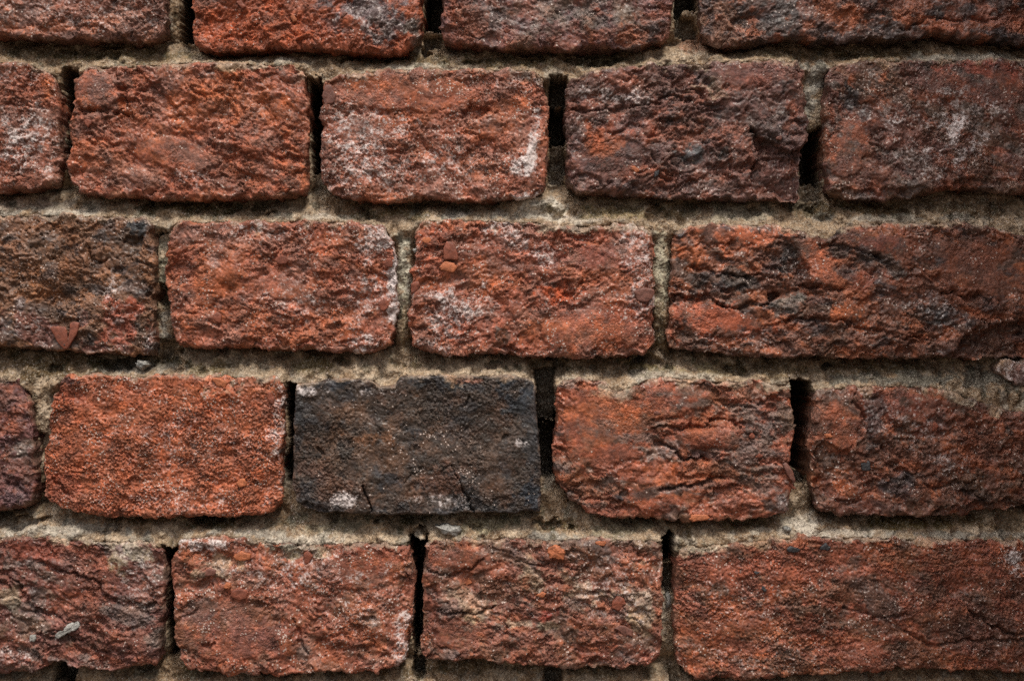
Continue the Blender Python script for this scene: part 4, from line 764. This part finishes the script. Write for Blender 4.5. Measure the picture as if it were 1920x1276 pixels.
def mortar_field(X, Z):
    """depth behind the wall's face (mm), colour and marks"""
    dep = np.full(X.shape, 10.0)
    jx = samp(T_FBM[0], X, Z, .7, 3, 50); jz = samp(T_FBM[1], X, Z, .7, 70, 9)
    rows = ROWS
    for i, r in enumerate(rows):
        lo_up, _ = row_edges(r, X)                                   # lower rim of the course above the bed
        if i + 1 < len(rows): _, hi_dn = row_edges(rows[i + 1], X)
        else: hi_dn = np.full(X.shape, PZ(ROW_BOT[r] + 40))
        hgt = np.maximum(lo_up - hi_dn, 4.0)
        t = (lo_up - Z) / hgt
        m = (t > -1.2) & (t < 1.8)
        tc = np.clip(t[m], 0, 1)
        d = 15.5 - 12.9 * tc ** .9 + 1.1 * samp(T_LOW[0], X[m], Z[m], .8, 20, 90) + .8 * samp(T_MID[1], X[m], Z[m], 1.0, 20, 30)
        d = np.where(t[m] > 1, d + np.clip((t[m] - 1) * hgt[m] / 5.0, 0, 1) ** 1.5 * 6.0, d)
        w = np.where(t[m] < 0, np.exp(-(t[m] * hgt[m] / 4.0) ** 2), np.where(t[m] > 1, np.exp(-((t[m] - 1) * hgt[m] / 5.0) ** 2), 1.0))
        dep[m] = dep[m] * (1 - w) + d * w
    for cx, cy, rx, ry, d in FILL:
        w = np.exp(-ell(X, Z, cx, cy, rx * 1.2, ry) ** 4)
        dep = dep * (1 - w) + (d + .6 * samp(T_LOW[1], X, Z, .4, 9, 4)) * w
    for cx, cy, rx, ry, up in SMEAR:
        dep = dep - up * np.exp(-ell(X + jx * .8, Z + jz * .8, cx, cy, rx, ry) ** 2)
    # crumbly surface
    Xw = X + jx * .5; Zw = Z + jz * .5
    f1, f2, rid = worley(Xw, Zw, 4.2, 301)
    n = .34 * samp(T_FBM[0], X, Z, .6, 60, 10) + .14 * (1 - np.minimum(f1 * 1.2, 1) ** 2) * rid - .06
    crack = np.exp(-((f2 - f1) / .10) ** 2) * (rid > .45)
    f1b, f2b, ridb = worley(X, Z, 1.0, 302)
    n = n + .22 * (1 - np.minimum(f1b * 1.3, 1) ** 2) * ridb + .17 * samp(T_GRN[0], X, Z, .8, 80, 20) - .45 * crack * np.clip(samp(T_LOW[0], X, Z, .6, 44, 3), 0, 1)
    f1c, _, ridc = worley(Xw, Zw, 2.6, 303)
    n = n - .9 * (ridc > .93) * (1 - sstep(.2, .42, f1c))           # little lost grains
    dep = dep - n
    dep = np.maximum(dep, 1.2 + .4 * jx)
    for cx, cy, rx, ry, d in PITS:
        r = ell(X + jx * 1.2, Z + jz * 1.2, cx, cy, rx, ry)
        dep = dep + d * (1 - sstep(.7, 1.15, r))
    for x0, y0, x1, y1, d in SLOTS:
        ax = np.minimum(X - PX(x0), PX(x1) - X); az = np.minimum(PZ(y0) - Z, Z - PZ(y1))
        q_ = np.minimum(ax + .6 * jx, az + 1.3 * jz)
        w = sstep(-.5, .9, q_)
        dep = np.maximum(dep, dep * (1 - w) + (d + .8 * jx) * w)
    # colour
    col = np.empty(X.shape + (3,), np.float32); col[...] = (0.285, 0.200, 0.127)
    nA = samp(T_FBM[0], X, Z, 1.0, 11, 77); nB = samp(T_FBM[1], X, Z, .5, 91, 37); nC = samp(T_FBM[0], X, Z, .28, 51, 17)
    for c, nn, lo, hi in (((.38, .295, .21), nA, .3, 1.2), ((.185, .115, .064), -nA, .0, 1.2), ((.28, .24, .19), nB, .5, 1.4)):
        m = sstep(lo, hi, nn)[..., None] * .7
        col = col * (1 - m) + np.array(c, np.float32) * m
    for cx, cy, rx, ry, rot, c, w in STAINS_AND_SHADE:
        r = ell(X, Z, cx, cy, rx, ry, rot)
        m = (np.minimum(w * 1.1, 1) * sstep(0, .55, (1.2 - r) * .9 + nB * .3 + nC * .16))[..., None]
        col = col * (1 - m) + np.array(c, np.float32) * m
    m = (sstep(1.2, 1.9, nC + .35 * nB) * .6)[..., None]              # specks of black algae
    col = col * (1 - m) + np.array((.04, .036, .018), np.float32) * m
    # colour darkens with depth inside the open slots
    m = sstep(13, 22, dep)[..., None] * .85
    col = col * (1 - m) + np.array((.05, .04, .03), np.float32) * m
    marks = np.zeros(X.shape + (3,), np.float32)
    marks[..., 1] = .7; marks[..., 2] = .05
    return dep, np.clip(col, .01, .7), marks

mv, mq, mc, mm_ = [], [], [], []
nbase = 0
def mortar_sheet(xs, zs, keep_fn, back=0.0):
    global nbase
    X, Z = np.meshgrid(xs, zs)
    ins = inside_margin(X, Z)
    keepv = ins < 3.2 if back == 0 else ins < 6
    quad = keepv[:-1, :-1] | keepv[1:, :-1] | keepv[1:, 1:] | keepv[:-1, 1:]
    quad &= keep_fn((X[:-1, :-1] + X[1:, 1:]) / 2, (Z[:-1, :-1] + Z[1:, 1:]) / 2)
    idx = np.arange(X.size).reshape(X.shape)
    q = np.stack([idx[:-1, :-1], idx[:-1, 1:], idx[1:, 1:], idx[1:, :-1]], -1)[quad]
    used = np.zeros(X.size, bool); used[q.ravel()] = True
    new = np.cumsum(used) - 1
    x, z = X.ravel()[used], Z.ravel()[used]
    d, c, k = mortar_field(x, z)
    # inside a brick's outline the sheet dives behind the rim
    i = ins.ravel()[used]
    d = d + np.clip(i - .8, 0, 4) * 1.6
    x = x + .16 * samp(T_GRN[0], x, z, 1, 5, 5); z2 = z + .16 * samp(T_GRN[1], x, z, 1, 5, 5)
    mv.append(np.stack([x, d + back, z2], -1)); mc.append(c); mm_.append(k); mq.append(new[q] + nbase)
    nbase += used.sum()

HX0, HX1, HZ0, HZ1 = PX(-60), PX(1980), PZ(1330), PZ(-60)
mortar_sheet(np.arange(HX0, HX1, .45), np.arange(HZ0, HZ1, .45), lambda x, z: np.ones(x.shape, bool))
wz0, wz1 = PZ(ROW_BOT[ROWS[-1]]) - 4, PZ(ROW_TOP[ROWS[0]]) - 4
mortar_sheet(np.arange(PX(X_MIN - 40), PX(X_MAX + 40), 2.2), np.arange(wz0, wz1, 2.2),
             lambda x, z: ~((x > HX0 + 2) & (x < HX1 - 2.5) & (z > HZ0 + 2) & (z < HZ1 - 2.5)), .6)
# body of the wall behind the joints
x0, x1 = PX(X_MIN - 40), PX(X_MAX + 40)
core = np.array([(x, y, z) for x in (x0, x1) for y in (62.0, 215.0) for z in (0.0, wz1)])
mv.append(core); mc.append(np.full((8, 3), .16, np.float32))
pc = np.array([(x, y, z) for x in (SHADE_PIER_X0 + 9, SHADE_PIER_X1 - 9) for y in (-SHADE_PIER_D + 9, 30.0) for z in (0.0, wz1)])  # core of the added shading pier
mv.append(pc); mc.append(np.tile(np.array((.24, .17, .10), np.float32), (8, 1))); mm_.append(np.tile(np.array((0, .7, .05), np.float32), (8, 1)))
mq.append(np.array([(0, 4, 5, 1), (2, 3, 7, 6), (0, 2, 6, 4), (1, 5, 7, 3), (0, 1, 3, 2), (4, 6, 7, 5)]) + nbase + 8); mm_.append(np.zeros((8, 3), np.float32))
mq.append(np.array([(0, 4, 5, 1), (2, 3, 7, 6), (0, 2, 6, 4), (1, 5, 7, 3), (0, 1, 3, 2), (4, 6, 7, 5)]) + nbase)
mq_all = np.concatenate(mq); mv_all = np.concatenate(mv)
t = mq_all[0]; c_ = np.cross(mv_all[t[1]] - mv_all[t[0]], mv_all[t[3]] - mv_all[t[0]])
if c_[1] > 0: mq_all = mq_all[:, ::-1]
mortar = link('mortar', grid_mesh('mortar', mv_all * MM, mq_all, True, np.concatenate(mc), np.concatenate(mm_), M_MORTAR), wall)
mortar['label'] = 'sandy beige lime mortar with brown and mossy green stains and painted shade'

# ------------------------------------------------------------------ pieces set in the bricks and joints
def piece_mesh(name, poly, thick, mat, seed, dome=.5, rough=.12, centre=None):
    """a chip with the outline poly (mm, y-up plane), rounded rim, uneven face"""
    P_ = np.array(poly, float); n = len(P_)
    k = 8                                                         # resample the rim
    pts = []
    for a, c in zip(P_, np.roll(P_, -1, 0)):
        for t_ in np.arange(k) / k: pts.append(a + (c - a) * t_)
    P_ = np.array(pts)
    for _ in range(2): P_ = P_ * .5 + (np.roll(P_, 1, 0) + np.roll(P_, -1, 0)) * .25
    C = P_.mean(0) if centre is None else np.array(centre)
    P_ = P_ + np.stack([samp(T_FBM[0], P_[:, 0], P_[:, 1], .3, seed * 9, 1), samp(T_FBM[1], P_[:, 0], P_[:, 1], .3, 1, seed * 9)], -1) * rough * 1.5
    ringsd = [(1.0, -1.6), (1.0, -.2), (.985, .35), (.94, .7), (.86, .9), (.7, 1.0), (.48, 1.0), (.22, 1.0)]
    co, q = [], []
    M = len(P_)
    for f, hgt in ringsd:
        R = C + (P_ - C) * f
        y = -thick * hgt - dome * thick * (1 - f) - rough * samp(T_FBM[0], R[:, 0], R[:, 1], .3, seed * 5, 40) * (1 if hgt > .5 else .3)
        co.append(np.stack([R[:, 0], y, R[:, 1]], -1))
    co.append(np.array([[C[0], -thick * (1 + dome), C[1]]]))
    co = np.concatenate(co)
    faces = []
    for r in range(len(ringsd) - 1):
        for i in range(M):
            j = (i + 1) % M
            faces.append((r * M + i, r * M + j, (r + 1) * M + j, (r + 1) * M + i))
    last = (len(ringsd) - 1) * M
    for i in range(M): faces.append((last + i, last + (i + 1) % M, len(co) - 1))
    area = sum(P_[i, 0] * P_[(i + 1) % M, 1] - P_[(i + 1) % M, 0] * P_[i, 1] for i in range(M))
    if area < 0: faces = [f[::-1] for f in faces]
    me = bpy.data.meshes.new(name)
    me.from_pydata([tuple(v * MM) for v in co], [], faces)
    me.polygons.foreach_set('use_smooth', [True] * len(faces))
    me.materials.append(mat)
    me.update()
    return me

def face_y(b, x, z):
    X, Y, Z = b['grid']
    i = np.argmin((X - x) ** 2 + (Z - z) ** 2)
    return Y.ravel()[i]

def brick_at(px, py):
    x, z = PX(px), PZ(py)
    best = None
    for b in B:
        if b['hi']:
            X, Y, Z = b['grid']
            d = ((X - x) ** 2 + (Z - z) ** 2).min()
            if best is None or d < best[0]: best = (d, b)
    return best[1]

def chip(name, pts, mat, thick=.5, dome=.4, rough=.1, sink=0.0, label=None, tilt=(0, 0), parent=None, y=None, seed=None):
    if parent is None: dome *= .4; thick = thick * .45 + .2; rough *= 1.3
    cx = sum(p[0] for p in pts) / len(pts); cy = sum(p[1] for p in pts) / len(pts)
    poly = [((p[0] - cx) * S, -(p[1] - cy) * S) for p in pts]
    b = brick_at(cx, cy)
    x, z = float(PX(cx)), float(PZ(cy))
    if y is None: y = min([face_y(b, x, z)] + [face_y(b, float(PX(cx + (p[0] - cx) * k)), float(PZ(cy + (p[1] - cy) * k))) for p in pts for k in (.5, .9)]) + .32 + sink
    me = piece_mesh(name, poly, thick, mat, seed or int(cx + cy), dome, rough)
    par = b['obj'] if parent is None else parent
    o = link(name, me, par)
    pl = np.array(par.location)
    o.location = (x * MM - pl[0], y * MM - pl[1], z * MM - pl[2])
    o.rotation_euler = (math.radians(tilt[0]), 0, math.radians(tilt[1]))
    if label: o['label'] = label
    return o

def blob(cx, cy, rx, ry, rot=0, n=6, seed=0):
    r = random.Random(seed + int(cx * 7 + cy))
    c, s = math.cos(math.radians(rot)), math.sin(math.radians(rot))
    out = []
    for i in range(n):
        a = 2 * math.pi * (i + r.uniform(-.25, .25)) / n; k = r.uniform(.72, 1.2)
        x, y = rx * math.cos(a) * k, ry * math.sin(a) * k
        out.append((cx + x * c - y * s, cy + x * s + y * c))
    return out

chip('shard', [(94, 613), (108, 611), (122, 612), (126, 622), (128, 638), (122, 656), (112, 648), (103, 634)], M_SHARD, .7, .1, .06, label='smooth wedge shaped terracotta shard', seed=3)
chip('shard', [(133, 606), (143, 604), (152, 605), (149, 620), (142, 634), (133, 648), (125, 655), (130, 636)], M_SHARD, .9, .1, .06, label='narrow curved terracotta shard', seed=6)
chip('shard', [(838, 452), (850, 455), (858, 475), (861, 488), (832, 488), (831, 468)], M_SHARD, .6, .1, .08, label='smooth red terracotta shard', seed=4)
chip('shard', [(824, 500), (834, 490), (852, 492), (858, 502), (852, 511), (838, 509), (826, 507)], M_SHARD_PALE, .8, .3, .08, label='pale orange terracotta shard', seed=5)
chip('shard', [(770, 532), (786, 526), (788, 538), (772, 552)], M_SHARD, .9, .3, .1)
chip('shard', blob(722, 570, 11, 14, 20), M_SHARD, .5, .3, .08)
chip('shard', blob(729, 492, 10, 10), M_SHARD, .5, .3, .08)
chip('shard', blob(408, 595, 11, 11), M_SHARD, .4, .2, .06, label='small smooth round terracotta shard')
chip('shard', blob(530, 487, 14, 9), M_SHARD, .4, .3, .08)
chip('shard', blob(800, 450, 9, 7), M_SHARD_PALE, .5, .3, .08)
chip('pebble', blob(1206, 554, 20, 15, -20, 8), M_SHARD_MAUVE, .7, .3, .1, label='brown pebble half out of the face')
chip('pebble', blob(1043, 1034, 20, 16, 10, 9), M_SHARD_PALE, .9, .35, .2, label='round orange pebble')
chip('pebble', blob(1160, 1130, 15, 12, 0, 8), M_SHARD, 1.3, .6, .12)
chip('shard', blob(1127, 1017, 13, 5, 10), M_SHARD_PALE, .8, .4, .1)
chip('shard', [(1150, 1175), (1165, 1169), (1185, 1178), (1187, 1192), (1170, 1188)], M_SHARD_MAUVE, .9, .4, .1)
chip('shard', blob(880, 1092, 7, 9, 20), M_SHARD_PALE, .7, .4, .1)
chip('shard', blob(1016, 1113, 11, 6, -5), M_SHARD_PALE, .7, .4, .1)
chip('pebble', blob(452, 1042, 17, 11, -8, 8), M_SHARD_PALE, 1.2, .5, .1)
chip('pebble', blob(576, 1044, 9, 13, 0, 8), M_SHARD, 1.0, .5, .1)
chip('pebble', blob(428, 1097, 9, 8, 0, 7), M_SHARD_PALE, 1.0, .5, .1)
chip('shard', [(434, 1104), (464, 1102), (465, 1120), (448, 1124), (434, 1116)], M_SHARD, 1.0, .3, .1, label='square cut orange chip')
chip('shard', blob(394, 1072, 12, 9, -20), M_SHARD_MAUVE, .7, .3, .1)
chip('shard', blob(683, 1082, 5, 6), M_SHARD, .6, .3, .1)
chip('shard', blob(716, 1077, 6, 5), M_SHARD_MAUVE, .6, .3, .1)
chip('shard', blob(166, 232, 9, 8, 20), M_SHARD, .5, .3, .08)
chip('shard', [(607, 162), (620, 160), (630, 178), (628, 194), (608, 196), (605, 178)], M_SHARD_MAUVE, .5, .2, .1, label='dull brown chip set in the left end')
chip('shard', [(396, 710), (412, 708), (427, 714), (424, 726), (408, 724)], M_SHARD_PALE, .7, .3, .1)
chip('shard', blob(455, 905, 11, 11), M_SHARD_PALE, .5, .4, .08)
chip('shard', blob(508, 748, 6, 14, -15), M_SHARD, .6, .3, .08)
chip('pebble', blob(61, 1196, 8, 7), M_STONE, .9, .6, .1, label='small round grey pebble')
chip('shard', [(102, 1190), (128, 1170), (150, 1162), (153, 1172), (140, 1180), (128, 1190), (108, 1196)], M_STONE, .9, .4, .2, label='pale grey flint sliver')
chip('shard', [(1290, 972), (1296, 964), (1322, 963), (1331, 970), (1318, 976), (1298, 977)], M_SHARD_PALE, 1.2, .4, .1, label='pale flake under the bottom edge')
chip('shard', blob(1410, 818, 6, 8), M_SHARD, .7, .4, .1)
chip('shard', blob(1422, 855, 10, 6, -20), M_SHARD, .7, .4, .1)
chip('shard', blob(1232, 774, 8, 5), M_SHARD_MAUVE, .7, .4, .1)
chip('flake', [(1466, 868), (1474, 866), (1484, 880), (1492, 902), (1488, 906), (1476, 892)], M_SHARD_MAUVE, 1.4, .5, .1, label='long mauve flake hanging off the right edge', y=-1.0)
chip('flake', [(1480, 904), (1488, 906), (1493, 918), (1486, 920)], M_SHARD, 1.2, .5, .1, y=0.5)
chip('shard', [(1612, 868), (1630, 864), (1632, 880), (1616, 882)], M_SHARD_DARK, .7, .2, .08, label='square blue black chip')
chip('shard', blob(1552, 816, 10, 5), M_SHARD_PALE, .9, .4, .1)
chip('shard', blob(1753, 799, 8, 11), M_SHARD, .8, .5, .1)
chip('shard', [(1475, 1026), (1482, 1022), (1500, 1028), (1498, 1033), (1478, 1033)], M_SHARD_DARK, .7, .3, .1, label='black clinker chip')
chip('shard', [(1536, 1026), (1546, 1014), (1558, 1024), (1556, 1030), (1538, 1030)], M_SHARD_DARK, .8, .3, .1)
chip('shard', blob(1417, 1073, 6, 4), M_SHARD_DARK, .5, .3, .1)
chip('shard', blob(1432, 1103, 5, 6), M_SHARD_DARK, .5, .3, .1)
chip('shard', blob(1190, 319, 9, 5, 30), M_SHARD_PALE, .7, .4, .1)
chip('shard', [(1226, 322), (1236, 318), (1234, 330), (1226, 334)], M_SHARD_DARK, .6, .3, .1)
chip('shard', [(1455, 256), (1464, 254), (1464, 264), (1454, 264)], M_SHARD_MAUVE, .8, .3, .1, y=-2.2)
chip('shard', blob(950, 58, 6, 6), M_SHARD, .7, .4, .1)
chip('shard', blob(1120, 19, 6, 5), M_SHARD, .7, .4, .1)
chip('shard', [(440, 5), (452, 0), (462, 12), (456, 18)], M_SHARD, 1.0, .4, .1)
chip('shard', [(545, 32), (552, 28), (558, 40), (550, 44)], M_SHARD_PALE, .9, .4, .1)
chip('shard', blob(645, 30, 9, 4, -35), M_SHARD_MAUVE, .9, .4, .1)
# stones in the beds
chip('stone', [(815, 988), (838, 984), (858, 988), (864, 998), (858, 1008), (842, 1008), (824, 998)], M_STONE, 3.4, .5, .3, label='pale grey angular stone stuck in the bed joint', parent=mortar, y=5.5)
chip('stone', blob(265, 684, 16, 8, 0, 8), M_STONE, 2.4, .5, .4, label='small pale lump of mortar above the orange brick', parent=mortar, y=3.2)
chip('stone', blob(1480, 992, 9, 4, 0, 7), M_STONE, 1.6, .4, .2, parent=mortar, y=3.4)
chip('stone', blob(780, 486 - 18, 10, 5, 0, 7), M_STONE, 1.2, .4, .2, parent=mortar, y=5.0)
chip('stone', [(1250, 1120), (1262, 1116), (1264, 1145), (1252, 1150)], M_STONE, 2.0, .4, .2, parent=mortar, y=12.0)

SC.view_layers[0].update()
print('TRIANGLES', sum(len(o.data.loops) - 2 * len(o.data.polygons) for o in SC.objects if o.type == 'MESH'))
